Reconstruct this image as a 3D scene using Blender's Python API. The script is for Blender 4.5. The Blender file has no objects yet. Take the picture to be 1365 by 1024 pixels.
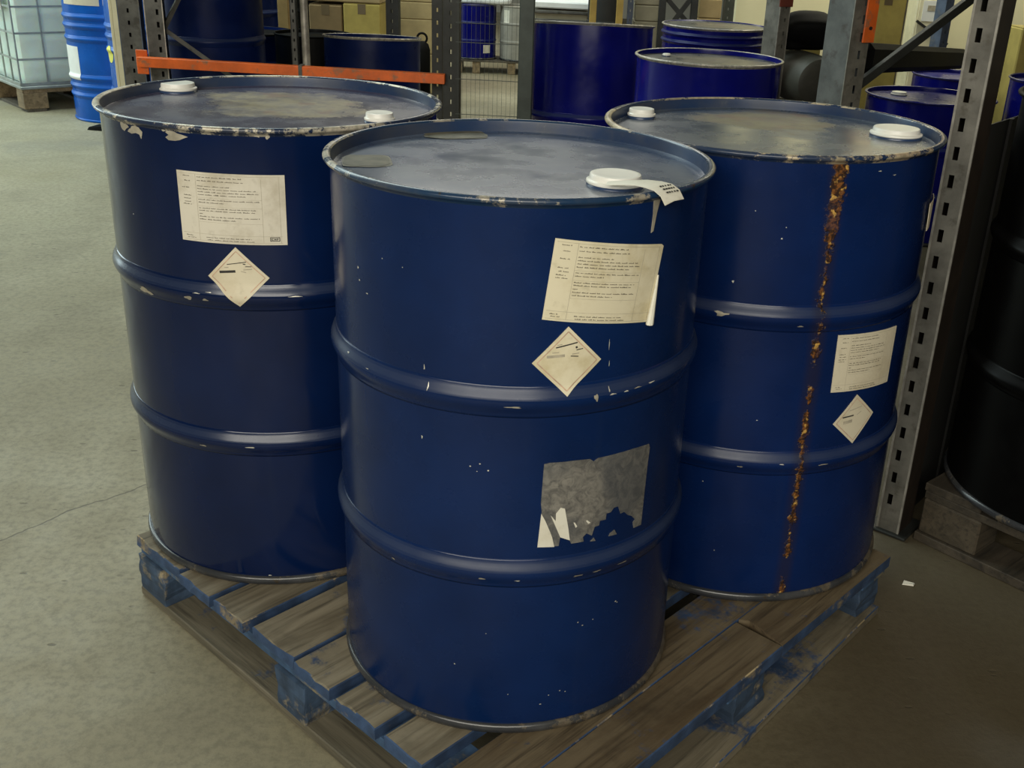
import bpy, bmesh, math, random
from mathutils import Vector, Matrix
random.seed(7)
PI = math.pi
scene = bpy.context.scene
COL = scene.collection

# ------------------------------------------------------------------ camera
F_PX, PITCH, ROLL, CAM_H = 1400.055, 0.4021296, 0.0498997, 1.2768
cam_data = bpy.data.cameras.new('camera')
cam = bpy.data.objects.new('camera', cam_data)
COL.objects.link(cam)
fw = Vector((0, math.cos(PITCH), -math.sin(PITCH)))
up0 = Vector((0, math.sin(PITCH), math.cos(PITCH)))
rt0 = Vector((1, 0, 0))
rt = math.cos(ROLL) * rt0 + math.sin(ROLL) * up0
up = -math.sin(ROLL) * rt0 + math.cos(ROLL) * up0
M = Matrix.Identity(4)
for r_ in range(3):
    M[r_][0], M[r_][1], M[r_][2] = rt[r_], up[r_], -fw[r_]
M[2][3] = CAM_H
cam.matrix_world = M
cam_data.sensor_width = 36.0
cam_data.lens = F_PX * 36.0 / 1365.0
cam_data.shift_x = -72.2986 / 1365.0
cam_data.shift_y = -15.37 / 1365.0
cam_data.clip_start = 0.05
scene.camera = cam

# ------------------------------------------------------------------ world, lights, exposure
scene.view_settings.view_transform = 'Standard'
scene.view_settings.look = 'None'
scene.view_settings.gamma = 1.0
scene.view_settings.use_curve_mapping = False
scene.view_settings.exposure = 0.0
world = bpy.data.worlds.new('world')
scene.world = world
world.use_nodes = True
world.node_tree.nodes['Background'].inputs[0].default_value = (0.75, 0.85, 1.0, 1)
world.node_tree.nodes['Background'].inputs[1].default_value = 0.25


def area(name, loc, target, sx, sy, power, color):
    l = bpy.data.lights.new(name, 'AREA')
    l.shape = 'RECTANGLE'
    l.size, l.size_y = sx, sy
    l.energy = power
    l.color = color
    o = bpy.data.objects.new(name, l)
    COL.objects.link(o)
    o.location = loc
    d = Vector(target) - Vector(loc)
    o.rotation_euler = d.to_track_quat('-Z', 'Y').to_euler()
    return o


area('skylight_over_aisle', (-5.0, 6.0, 4.7), (-4.6, 6.0, 0), 3.0, 7.0, 430, (0.84, 1.0, 0.96))
area('aisle_lamp', (-0.9, -2.7, 2.6), (-0.1, 1.9, 0.6), 4.5, 1.8, 215, (1.0, 0.95, 0.83))
area('doorway_daylight', (-8.6, 7.0, 1.7), (-3.0, 5.0, 0.6), 4.0, 2.6, 150, (0.8, 0.98, 1.0))
area('rear_bay_lamp', (2.2, 6.9, 3.1), (2.0, 7.6, 0.2), 2.2, 0.5, 70, (1.0, 0.95, 0.75))
area('far_hall_lamp', (-0.8, 10.6, 4.6), (-0.8, 10.6, 0), 3.0, 3.0, 150, (1.0, 0.97, 0.85))

# ------------------------------------------------------------------ node helpers
MATS = {}


class NT:
    def __init__(self, name):
        m = bpy.data.materials.new(name)
        m.use_nodes = True
        self.m = m
        self.t = m.node_tree
        self.b = self.t.nodes['Principled BSDF']
        self.tc = self.t.nodes.new('ShaderNodeTexCoord')

    def n(self, typ, **kw):
        nd = self.t.nodes.new(typ)
        for k, v in kw.items():
            setattr(nd, k, v)
        return nd

    def link(self, a, b):
        self.t.links.new(a, b)

    def coord(self, scale=(1, 1, 1), loc=(0, 0, 0), rot=(0, 0, 0), kind='Object'):
        mp = self.n('ShaderNodeMapping')
        mp.inputs['Scale'].default_value = scale
        mp.inputs['Location'].default_value = loc
        mp.inputs['Rotation'].default_value = rot
        self.link(self.tc.outputs[kind], mp.inputs[0])
        return mp.outputs[0]

    def noise(self, scale, detail=4, rough=0.55, vec=None, dist=0.0):
        nd = self.n('ShaderNodeTexNoise')
        nd.inputs['Scale'].default_value = scale
        nd.inputs['Detail'].default_value = detail
        nd.inputs['Roughness'].default_value = rough
        nd.inputs['Distortion'].default_value = dist
        self.link(vec if vec is not None else self.tc.outputs['Object'], nd.inputs['Vector'])
        return nd.outputs['Fac']

    def voro(self, scale, vec=None, feature='F1'):
        nd = self.n('ShaderNodeTexVoronoi')
        nd.feature = feature
        nd.inputs['Scale'].default_value = scale
        self.link(vec if vec is not None else self.tc.outputs['Object'], nd.inputs['Vector'])
        return nd.outputs['Distance']

    def ramp(self, fac, lo, hi, a=0.0, b=1.0):
        nd = self.n('ShaderNodeMapRange')
        nd.interpolation_type = 'SMOOTHSTEP'
        nd.inputs['From Min'].default_value = lo
        nd.inputs['From Max'].default_value = hi
        nd.inputs['To Min'].default_value = a
        nd.inputs['To Max'].default_value = b
        self.link(fac, nd.inputs['Value'])
        return nd.outputs[0]

    def math(self, op, a, b=None, c=None):
        nd = self.n('ShaderNodeMath', operation=op)
        for i, x in enumerate((a, b, c)):
            if x is None:
                continue
            if isinstance(x, (int, float)):
                nd.inputs[i].default_value = x
            else:
                self.link(x, nd.inputs[i])
        return nd.outputs[0]

    def mix(self, fac, a, b):
        nd = self.n('ShaderNodeMix')
        nd.data_type = 'RGBA'
        if isinstance(fac, (int, float)):
            nd.inputs[0].default_value = fac
        else:
            self.link(fac, nd.inputs[0])
        for i, x in ((6, a), (7, b)):
            if isinstance(x, tuple):
                nd.inputs[i].default_value = (*x, 1)
            else:
                self.link(x, nd.inputs[i])
        return nd.outputs[2]

    def sep(self, vec):
        nd = self.n('ShaderNodeSeparateXYZ')
        self.link(vec, nd.inputs[0])
        return nd.outputs

    def bump(self, h, strength=0.2, dist=0.01):
        nd = self.n('ShaderNodeBump')
        nd.inputs['Strength'].default_value = strength
        nd.inputs['Distance'].default_value = dist
        self.link(h, nd.inputs['Height'])
        self.link(nd.outputs[0], self.b.inputs['Normal'])

    def out(self, color=None, rough=None, metal=None):
        for key, x in (('Base Color', color), ('Roughness', rough), ('Metallic', metal)):
            if x is None:
                continue
            if isinstance(x, tuple):
                self.b.inputs[key].default_value = (*x, 1)
            elif isinstance(x, (int, float)):
                self.b.inputs[key].default_value = x
            else:
                self.link(x, self.b.inputs[key])
        return self.m


def simple(name, col, rough=0.5, metal=0.0, var=0.25, scale=8.0, dirt=None, bump=0.0):
    """one colour with a little natural variation and optional dirt"""
    if name in MATS:
        return MATS[name]
    t = NT(name)
    f = t.noise(scale, 5, 0.6)
    dark = tuple(c * (1 - var) for c in col)
    lite = tuple(min(1, c * (1 + var)) for c in col)
    c = t.mix(t.ramp(f, 0.3, 0.7), dark, lite)
    if dirt:
        c = t.mix(t.ramp(t.noise(scale * 1.7, 6, 0.65), 0.52, 0.68), c, dirt)
    if bump:
        t.bump(t.noise(scale * 6, 4), bump, 0.003)
    MATS[name] = t.out(c, rough, metal)
    return MATS[name]


def paint(name, col, rough=0.25, rust=False, ior=1.32, coat=0.0, dust_sheen=(0.035, 0.05, 0.095)):
    """glossy drum enamel with scuffs; rust = the seam that has rusted through"""
    t = NT(name)
    f = t.noise(5.0, 5, 0.6)
    c = t.mix(t.ramp(f, 0.3, 0.75), tuple(x * 0.85 for x in col), tuple(x * 1.2 for x in col))
    # fine scuffing
    sc = t.ramp(t.noise(34, 6, 0.7), 0.66, 0.82, 0, 0.12)
    c = t.mix(sc, c, (0.06, 0.09, 0.16))
    # dusty run-off streaks
    st = t.noise(1.0, 4, 0.6, t.coord((26, 26, 1.1)))
    c = t.mix(t.ramp(st, 0.6, 0.85, 0, 0.05), c, (0.06, 0.08, 0.10))
    # ceiling sheen painted into the colour of the hoops' upward faces
    ge = t.n('ShaderNodeNewGeometry')
    led = t.ramp(t.sep(ge.outputs['True Normal'])[2], 0.10, 0.60, 0, 0.65)
    c = t.mix(t.math('MULTIPLY', led, t.ramp(t.noise(6, 5, 0.6), 0.2, 0.6, 0.6, 1.0)), c, dust_sheen)
    rg = t.math('MULTIPLY_ADD', led, 0.25, t.ramp(t.noise(9, 5, 0.6), 0.3, 0.75, rough * 0.75, rough * 1.5))
    met = 0.0
    if rust:
        x, y, z = t.sep(t.tc.outputs['Object'])
        th = t.math('ARCTAN2', y, x)
        # seam drifts a little along its height
        n1 = t.noise(3.0, 2, 0.5, t.coord((0.2, 0.2, 1)))
        off = t.math('MULTIPLY_ADD', n1, 0.05, math.radians(77.6) - 0.025)
        d = t.math('MULTIPLY', t.math('ABSOLUTE', t.math('ADD', th, off)), 0.291)
        top = t.ramp(z, 0.58, 0.80)
        w = t.math('MULTIPLY_ADD', top, 0.0075, 0.0035)
        edge = t.math('SUBTRACT', d, w)
        edge = t.math('MULTIPLY_ADD', t.math('SUBTRACT', t.noise(38, 5, 0.7), 0.5), 0.05, edge)
        patch = t.ramp(t.noise(16, 4, 0.6), 0.40, 0.50)
        patch = t.math('MAXIMUM', patch, t.math('MULTIPLY', top, 0.9))
        m = t.math('MULTIPLY', t.ramp(edge, 0.0022, -0.0022), patch)
        halo = t.math('MULTIPLY', t.ramp(d, 0.022, 0.004), 0.45)
        c = t.mix(halo, c, (0.022, 0.016, 0.02))
        rc = t.mix(t.ramp(t.noise(120, 3, 0.6), 0.42, 0.62), (0.028, 0.011, 0.005), (0.20, 0.075, 0.014))
        rc = t.mix(t.ramp(t.noise(85, 2, 0.5), 0.57, 0.66), rc, (0.55, 0.32, 0.075))
        c = t.mix(m, c, rc)
        rg = t.math('MULTIPLY_ADD', m, 0.5, rg)
        t.bump(t.math('MULTIPLY', m, t.noise(140, 3)), 0.9, 0.004)
    else:
        t.bump(t.noise(60, 3, 0.5), 0.02, 0.002)
    MATS[name] = t.out(c, rg, met)
    t.b.inputs['IOR'].default_value = ior
    t.b.inputs['Coat Weight'].default_value = coat
    t.b.inputs['Coat Roughness'].default_value = 0.05
    return MATS[name]


def lid_mat(name, base, dust_sheen, stain=None, stain_at=(0, 0), stain_r=0.1, stain_col=(0.16, 0.14, 0.08), rough=0.42):
    t = NT(name)
    f = t.noise(7, 6, 0.62)
    c = t.mix(t.ramp(f, 0.32, 0.68), base, dust_sheen)
    c = t.mix(t.ramp(t.noise(28, 5, 0.7), 0.62, 0.8, 0, 0.35), c, (0.22, 0.22, 0.21))
    rg = t.ramp(t.noise(11, 5), 0.3, 0.7, rough * 0.8, rough * 1.35)
    if stain:
        x, y, z = t.sep(t.tc.outputs['Object'])
        dx = t.math('SUBTRACT', x, stain_at[0])
        dy = t.math('SUBTRACT', y, stain_at[1])
        d = t.math('SQRT', t.math('ADD', t.math('MULTIPLY', dx, dx), t.math('MULTIPLY', t.math('MULTIPLY', dy, dy), 1.3)))
        d = t.math('MULTIPLY_ADD', t.math('SUBTRACT', t.noise(9, 6, 0.7), 0.5), 0.30, d)
        m = t.ramp(d, stain_r, stain_r - 0.05, 0, stain)
        sc = t.mix(t.ramp(t.noise(24, 5, 0.7), 0.4, 0.6), stain_col, (0.13, 0.10, 0.075))
        sc = t.mix(t.ramp(t.noise(15, 4, 0.6), 0.56, 0.66, 0, 0.7), sc, (0.18, 0.09, 0.05))
        c = t.mix(m, c, sc)
        rg = t.math('MULTIPLY_ADD', m, 0.15, rg)
    t.bump(t.noise(16, 4), 0.06, 0.004)
    MATS[name] = t.out(c, rg)
    return MATS[name]


def rim_mat(name, paint_col, bare, amount):
    """chime: paint rubbed through to metal in short irregular lengths, dusty inner wall"""
    t = NT(name)
    n1 = t.noise(34, 7, 0.75)
    n2 = t.noise(5, 3, 0.6)
    v = t.math('MULTIPLY_ADD', n2, 0.5, t.math('MULTIPLY', n1, 0.5))
    m = t.ramp(v, 0.565 - amount, 0.60 - amount)
    dust_sheen = tuple(0.5 * x + 0.5 * y for x, y in zip(paint_col, (0.10, 0.10, 0.10)))
    pc = t.mix(t.ramp(t.noise(9, 5, 0.65), 0.4, 0.7), paint_col, dust_sheen)
    bc = t.mix(t.ramp(t.noise(55, 4, 0.6), 0.4, 0.65), bare, tuple(x * 0.6 for x in bare))
    c = t.mix(m, pc, bc)
    c = t.mix(t.ramp(t.noise(26, 4, 0.6), 0.66, 0.72), c, (0.035, 0.026, 0.016))
    MATS[name] = t.out(c, t.math('MULTIPLY_ADD', m, 0.12, 0.25), t.math('MULTIPLY', m, 0.25))
    return MATS[name]


def wood(name, dark, lite, blue=0.0, axis=1, bluecol=(0.030, 0.062, 0.135)):
    t = NT(name)
    oi = t.n('ShaderNodeObjectInfo')
    sh = t.n('ShaderNodeVectorMath', operation='ADD')
    t.link(t.tc.outputs['Object'], sh.inputs[0])
    t.link(t.math('MULTIPLY', oi.outputs['Random'], 23.0), sh.inputs[1])

    def shifted(scale):
        mp = t.n('ShaderNodeMapping')
        mp.inputs['Scale'].default_value = scale
        t.link(sh.outputs[0], mp.inputs[0])
        return mp.outputs[0]
    s = [22, 22, 22]
    s[axis] = 2.2
    g = t.noise(1.0, 6, 0.65, shifted(tuple(s)), 0.6)
    s2 = [90, 90, 90]
    s2[axis] = 4
    g2 = t.noise(1.0, 4, 0.6, shifted(tuple(s2)))
    c = t.mix(t.ramp(g, 0.3, 0.7), dark, lite)
    c = t.mix(t.ramp(g2, 0.5, 0.72, 0, 0.7), c, tuple(x * 0.35 for x in dark))
    big = t.noise(4.5, 5, 0.65, sh.outputs[0])
    c = t.mix(t.ramp(big, 0.5, 0.72, 0, 0.75), c, tuple(x * 0.5 for x in dark))
    if blue:
        bm_ = t.ramp(t.noise(7, 6, 0.72, sh.outputs[0]), 0.62 - 0.3 * blue, 0.72 - 0.3 * blue)
        bc = t.mix(t.ramp(t.noise(20, 4), 0.35, 0.7), tuple(x * 0.6 for x in bluecol), tuple(x * 1.25 for x in bluecol))
        c = t.mix(bm_, c, bc)
    t.bump(g2, 0.35, 0.003)
    MATS[name] = t.out(c, 0.75)
    return MATS[name]


# ------------------------------------------------------------------ materials
BLUE_F = paint('enamel_blue_front', (0.0024, 0.0150, 0.071), 0.24, ior=1.38)
BLUE_L = paint('enamel_blue_left', (0.0017, 0.0090, 0.046), 0.12, ior=1.45)
BLUE_R = paint('enamel_blue_right', (0.0022, 0.0138, 0.074), 0.24, rust=True, ior=1.38)
BLUE_ROYAL = paint('enamel_royal', (0.003, 0.0045, 0.13), 0.2)
BLUE_BRIGHT = paint('enamel_bright', (0.006, 0.100, 0.46), 0.2, dust_sheen=(0.02, 0.12, 0.45))
BLUE_DARK = paint('enamel_navy', (0.002, 0.009, 0.062), 0.35, False, 1.25, 0.0)
BLACK_D = paint('enamel_black', (0.0025, 0.0025, 0.0025), 0.4, False, 1.2, 0.0, (0.004, 0.004, 0.004))
GREY_D = paint('enamel_pale_grey', (0.30, 0.29, 0.25), 0.3, dust_sheen=(0.3, 0.29, 0.25))
LID_F = lid_mat('lid_front', (0.040, 0.066, 0.135), (0.085, 0.110, 0.160), None, rough=0.25)
LID_L = lid_mat('lid_left', (0.056, 0.056, 0.108), (0.100, 0.096, 0.128), 0.95, (0.0, 0.06), 0.17, (0.25, 0.20, 0.11), 0.24)
LID_R = lid_mat('lid_right', (0.045, 0.066, 0.110), (0.090, 0.108, 0.135), 0.8, (0.03, 0.15), 0.15, (0.17, 0.145, 0.075), 0.25)
LID_G = lid_mat('lid_grey', (0.045, 0.048, 0.045), (0.10, 0.10, 0.08), 0.6, (0.05, 0.0), 0.2, (0.14, 0.12, 0.07), 0.3)
LID_B = lid_mat('lid_royal', (0.012, 0.014, 0.14), (0.04, 0.035, 0.15), None, rough=0.3)
RIM_F = rim_mat('rim_front', (0.010, 0.035, 0.085), (0.42, 0.38, 0.30), 0.015)
RIM_L = rim_mat('rim_left', (0.010, 0.022, 0.060), (0.58, 0.53, 0.42), 0.06)
RIM_R = rim_mat('rim_right', (0.010, 0.028, 0.075), (0.52, 0.44, 0.30), 0.055)
RIM_M = rim_mat('rim_bare', (0.30, 0.29, 0.26), (0.50, 0.46, 0.38), 0.06)
RIM_B = rim_mat('rim_royal', (0.008, 0.010, 0.14), (0.25, 0.25, 0.3), -0.06)
CHIME = rim_mat('chime_worn', (0.028, 0.030, 0.034), (0.15, 0.125, 0.09), 0.05)
INNER = lid_mat('rim_inner_dusty', (0.012, 0.034, 0.095), (0.045, 0.055, 0.080), None, rough=0.35)
CAPW = simple('cap_white', (0.80, 0.79, 0.72), 0.35, var=0.05)
BOSS = simple('boss_blue', (0.025, 0.045, 0.10), 0.3)
CHIPM = simple('bare_primer', (0.36, 0.33, 0.26), 0.5, 0.2, var=0.25, scale=40)
CHIPW = simple('bare_bright', (0.62, 0.60, 0.52), 0.35, 0.3, var=0.2, scale=40)
PRINT = simple('faded_print', (0.115, 0.098, 0.07), 0.8, var=0.3, scale=60)
PRINT_D = simple('dark_print', (0.035, 0.032, 0.028), 0.8, var=0.3, scale=60)
PRINT_M = simple('grey_print', (0.40, 0.36, 0.27), 0.8, var=0.2, scale=60)
REDLINE = simple('faded_red_border', (0.52, 0.36, 0.25), 0.8, var=0.25, scale=60)


def paper_mat(name, col, stain, seed):
    t = NT(name)
    v = t.coord((1, 1, 1), (seed, seed * 2, 0))
    c = t.mix(t.ramp(t.noise(14, 5, 0.65, v), 0.42, 0.72, 0, 0.75), col, stain)
    c = t.mix(t.ramp(t.noise(60, 3, 0.6, v), 0.55, 0.8, 0, 0.3), c, tuple(x * 0.6 for x in stain))
    MATS[name] = t.out(c, 0.62)
    return MATS[name]


PAPER_F = paper_mat('paper_yellowed', (0.72, 0.66, 0.48), (0.50, 0.42, 0.23), 1.3)
PAPER_L = paper_mat('paper_grubby', (0.64, 0.60, 0.50), (0.42, 0.37, 0.27), 4.1)
PAPER_R = paper_mat('paper_clean', (0.66, 0.60, 0.45), (0.55, 0.48, 0.33), 7.7)
PAPER_W = paper_mat('paper_white', (0.72, 0.70, 0.60), (0.60, 0.56, 0.44), 2.2)


def foil_mat():
    t = NT('torn_label_foil')
    g = t.noise(60, 6, 0.7, None, 1.2)
    c = t.mix(t.ramp(g, 0.3, 0.7), (0.125, 0.123, 0.118), (0.33, 0.315, 0.28))
    x, y, z = t.sep(t.tc.outputs['Object'])
    b = t.ramp(t.noise(11, 3, 0.5), 0.42, 0.62)
    c = t.mix(t.math('MULTIPLY', b, 0.6), c, (0.085, 0.095, 0.11))
    t.bump(g, 0.25, 0.002)
    t.out(c, 0.42, 0.35)
    return t.m


FOIL = foil_mat()
WOOD_TOP = wood('pallet_wood_grey', (0.115, 0.094, 0.060), (0.27, 0.235, 0.165), 0.16)
WOOD_BR = wood('pallet_wood_brown', (0.080, 0.054, 0.026), (0.155, 0.120, 0.070), 0.16)
WOOD_BLUE = wood('pallet_paint_blue', (0.16, 0.13, 0.08), (0.26, 0.21, 0.13), 0.95)
WOOD_BLUEX = wood('pallet_block_blue', (0.20, 0.17, 0.11), (0.32, 0.26, 0.16), 0.95, axis=2, bluecol=(0.035, 0.064, 0.115))
WOOD_BASE = wood('pallet_base_wood', (0.12, 0.10, 0.065), (0.22, 0.19, 0.13), 0.35)
WOOD_RAW = wood('pallet_raw_wood', (0.16, 0.115, 0.06), (0.30, 0.22, 0.12), 0.0)
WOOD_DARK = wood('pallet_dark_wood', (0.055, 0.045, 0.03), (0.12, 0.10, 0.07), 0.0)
WOOD_BAY = wood('pallet_bay_wood', (0.030, 0.023, 0.013), (0.065, 0.050, 0.031), 0.0)  # block wood, darkened in colour for the shaded bay
WOOD_BLACK = wood('pallet_shaded_wood', (0.022, 0.017, 0.010), (0.055, 0.043, 0.028), 0.0)  # board wood darkened to carry the bay's shade
WOOD_EDGE = wood('splintered_edge', (0.26, 0.20, 0.11), (0.50, 0.40, 0.22), 0.85)
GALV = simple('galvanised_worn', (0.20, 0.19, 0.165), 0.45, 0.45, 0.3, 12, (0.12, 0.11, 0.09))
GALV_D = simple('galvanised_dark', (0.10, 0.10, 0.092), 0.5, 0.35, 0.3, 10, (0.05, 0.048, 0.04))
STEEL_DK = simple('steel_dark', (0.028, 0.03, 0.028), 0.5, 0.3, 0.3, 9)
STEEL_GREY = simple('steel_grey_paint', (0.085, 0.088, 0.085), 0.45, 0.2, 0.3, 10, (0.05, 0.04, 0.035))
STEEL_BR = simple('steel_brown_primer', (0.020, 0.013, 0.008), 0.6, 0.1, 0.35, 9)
STEEL_BLUE = simple('steel_blue_worn', (0.075, 0.10, 0.15), 0.5, 0.2, 0.35, 9, (0.16, 0.15, 0.12))
STEEL_GREEN = simple('steel_green_grey', (0.055, 0.068, 0.060), 0.5, 0.2, 0.25, 9)
EDGE_LT = simple('galvanised_bright_edge', (0.36, 0.34, 0.30), 0.4, 0.4, 0.3, 20)
ORANGE = simple('rack_orange', (0.78, 0.135, 0.012), 0.45, 0.0, 0.18, 10, (0.30, 0.15, 0.08))
CREAM_P = simple('cream_plastic', (0.76, 0.71, 0.50), 0.5, 0, 0.12, 6)
CARD = simple('cardboard', (0.36, 0.27, 0.13), 0.8, 0, 0.15, 6)
CARD_Y = simple('cardboard_yellow', (0.42, 0.33, 0.085), 0.8, 0, 0.15, 6)
CARD_G = simple('cardboard_grey', (0.27, 0.245, 0.17), 0.8, 0, 0.15, 6)
CARD_B = simple('cardboard_brown', (0.22, 0.15, 0.065), 0.8, 0, 0.15, 6)
TAPE = simple('parcel_tape', (0.14, 0.10, 0.045), 0.4, 0, 0.1, 6)
BLACKP = simple('black_plastic', (0.004, 0.004, 0.004), 0.7, 0, 0.3, 6)
BLACKP.node_tree.nodes['Principled BSDF'].inputs['IOR'].default_value = 1.2
OLIVE = simple('olive_plastic', (0.060, 0.058, 0.045), 0.55, 0, 0.25, 6)
TANK = simple('tote_tank', (0.66, 0.78, 0.71), 0.35, 0, 0.1, 3)
TANK.node_tree.nodes['Principled BSDF'].inputs['Subsurface Weight'].default_value = 0.25
WIRE = simple('cage_wire', (0.30, 0.33, 0.31), 0.45, 0.4, 0.2, 8)
WHITE = simple('white_plate', (0.80, 0.82, 0.80), 0.5, 0, 0.05, 6)
WRAP = simple('white_wrap', (0.86, 0.90, 0.90), 0.4, 0, 0.06, 9)
SHADE = simple('shade_black', (0.010, 0.010, 0.009), 0.7, 0, 0.4, 5)  # near black, stands in for deep shade
YELLOW = simple('yellow_sticker', (0.72, 0.70, 0.10), 0.5, 0, 0.05)
CYAN = simple('pale_cyan_sticker', (0.45, 0.72, 0.80), 0.5, 0, 0.05)


def floor_mat():
    t = NT('concrete_floor')
    v = t.coord()
    big = t.noise(0.55, 5, 0.6, v)
    mid = t.noise(2.6, 6, 0.65, v)
    fine = t.noise(55, 5, 0.7, v)
    c = t.mix(t.ramp(big, 0.35, 0.65), (0.225, 0.195, 0.115), (0.33, 0.30, 0.205))
    c = t.mix(t.ramp(mid, 0.42, 0.72, 0, 0.6), c, (0.20, 0.18, 0.125))
    c = t.mix(t.ramp(fine, 0.38, 0.70, 0, 0.6), c, (0.13, 0.115, 0.075))
    # darker and browner towards the right-hand bay
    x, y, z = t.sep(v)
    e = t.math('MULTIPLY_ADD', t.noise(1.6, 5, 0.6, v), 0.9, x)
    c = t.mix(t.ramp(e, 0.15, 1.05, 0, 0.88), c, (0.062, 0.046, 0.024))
    # damp patches
    wet = t.ramp(t.noise(1.1, 4, 0.55, t.coord((1, 1, 1), (3.3, 1.2, 0))), 0.56, 0.66, 0, 0.35)
    c = t.mix(wet, c, (0.15, 0.145, 0.125))
    # small pits
    pit = t.ramp(t.voro(15, t.coord((1.0, 2.2, 1), (0, 0, 0), (0, 0, 0.6))), 0.16, 0.09)
    pit = t.math('MULTIPLY', pit, t.ramp(t.noise(6, 3, 0.6, v), 0.5, 0.6))
    c = t.mix(t.math('MULTIPLY', pit, 0.7), c, (0.075, 0.062, 0.04))
    # one hairline crack, across the aisle
    n_ = t.math('MULTIPLY_ADD', t.noise(3.0, 5, 0.6, v), 0.10, -0.05)
    dx, dy = 0.7637, -0.6455
    d = t.math('ADD', t.math('MULTIPLY', t.math('SUBTRACT', x, -1.208), dx), t.math('MULTIPLY', t.math('SUBTRACT', y, 1.931), dy))
    d = t.math('ABSOLUTE', t.math('ADD', d, n_))
    crk = t.ramp(d, 0.0035, 0.0012, 0, 0.7)
    c = t.mix(crk, c, (0.07, 0.06, 0.045))
    h = t.math('SUBTRACT', fine, t.math('MULTIPLY', t.math('MAXIMUM', pit, crk), 1.5))
    t.bump(h, 0.25, 0.004)
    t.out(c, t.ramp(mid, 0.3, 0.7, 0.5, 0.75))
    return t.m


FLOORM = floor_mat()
WALLM = simple('wall_grey_paint', (0.30, 0.29, 0.25), 0.8, 0, 0.1, 1.5)
WALL_CREAM = simple('wall_cream_paint', (0.62, 0.58, 0.38), 0.75, 0, 0.06, 1.5)
CEILM = simple('ceiling_sheet', (0.40, 0.41, 0.40), 0.7, 0, 0.1, 1.5)

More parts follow.
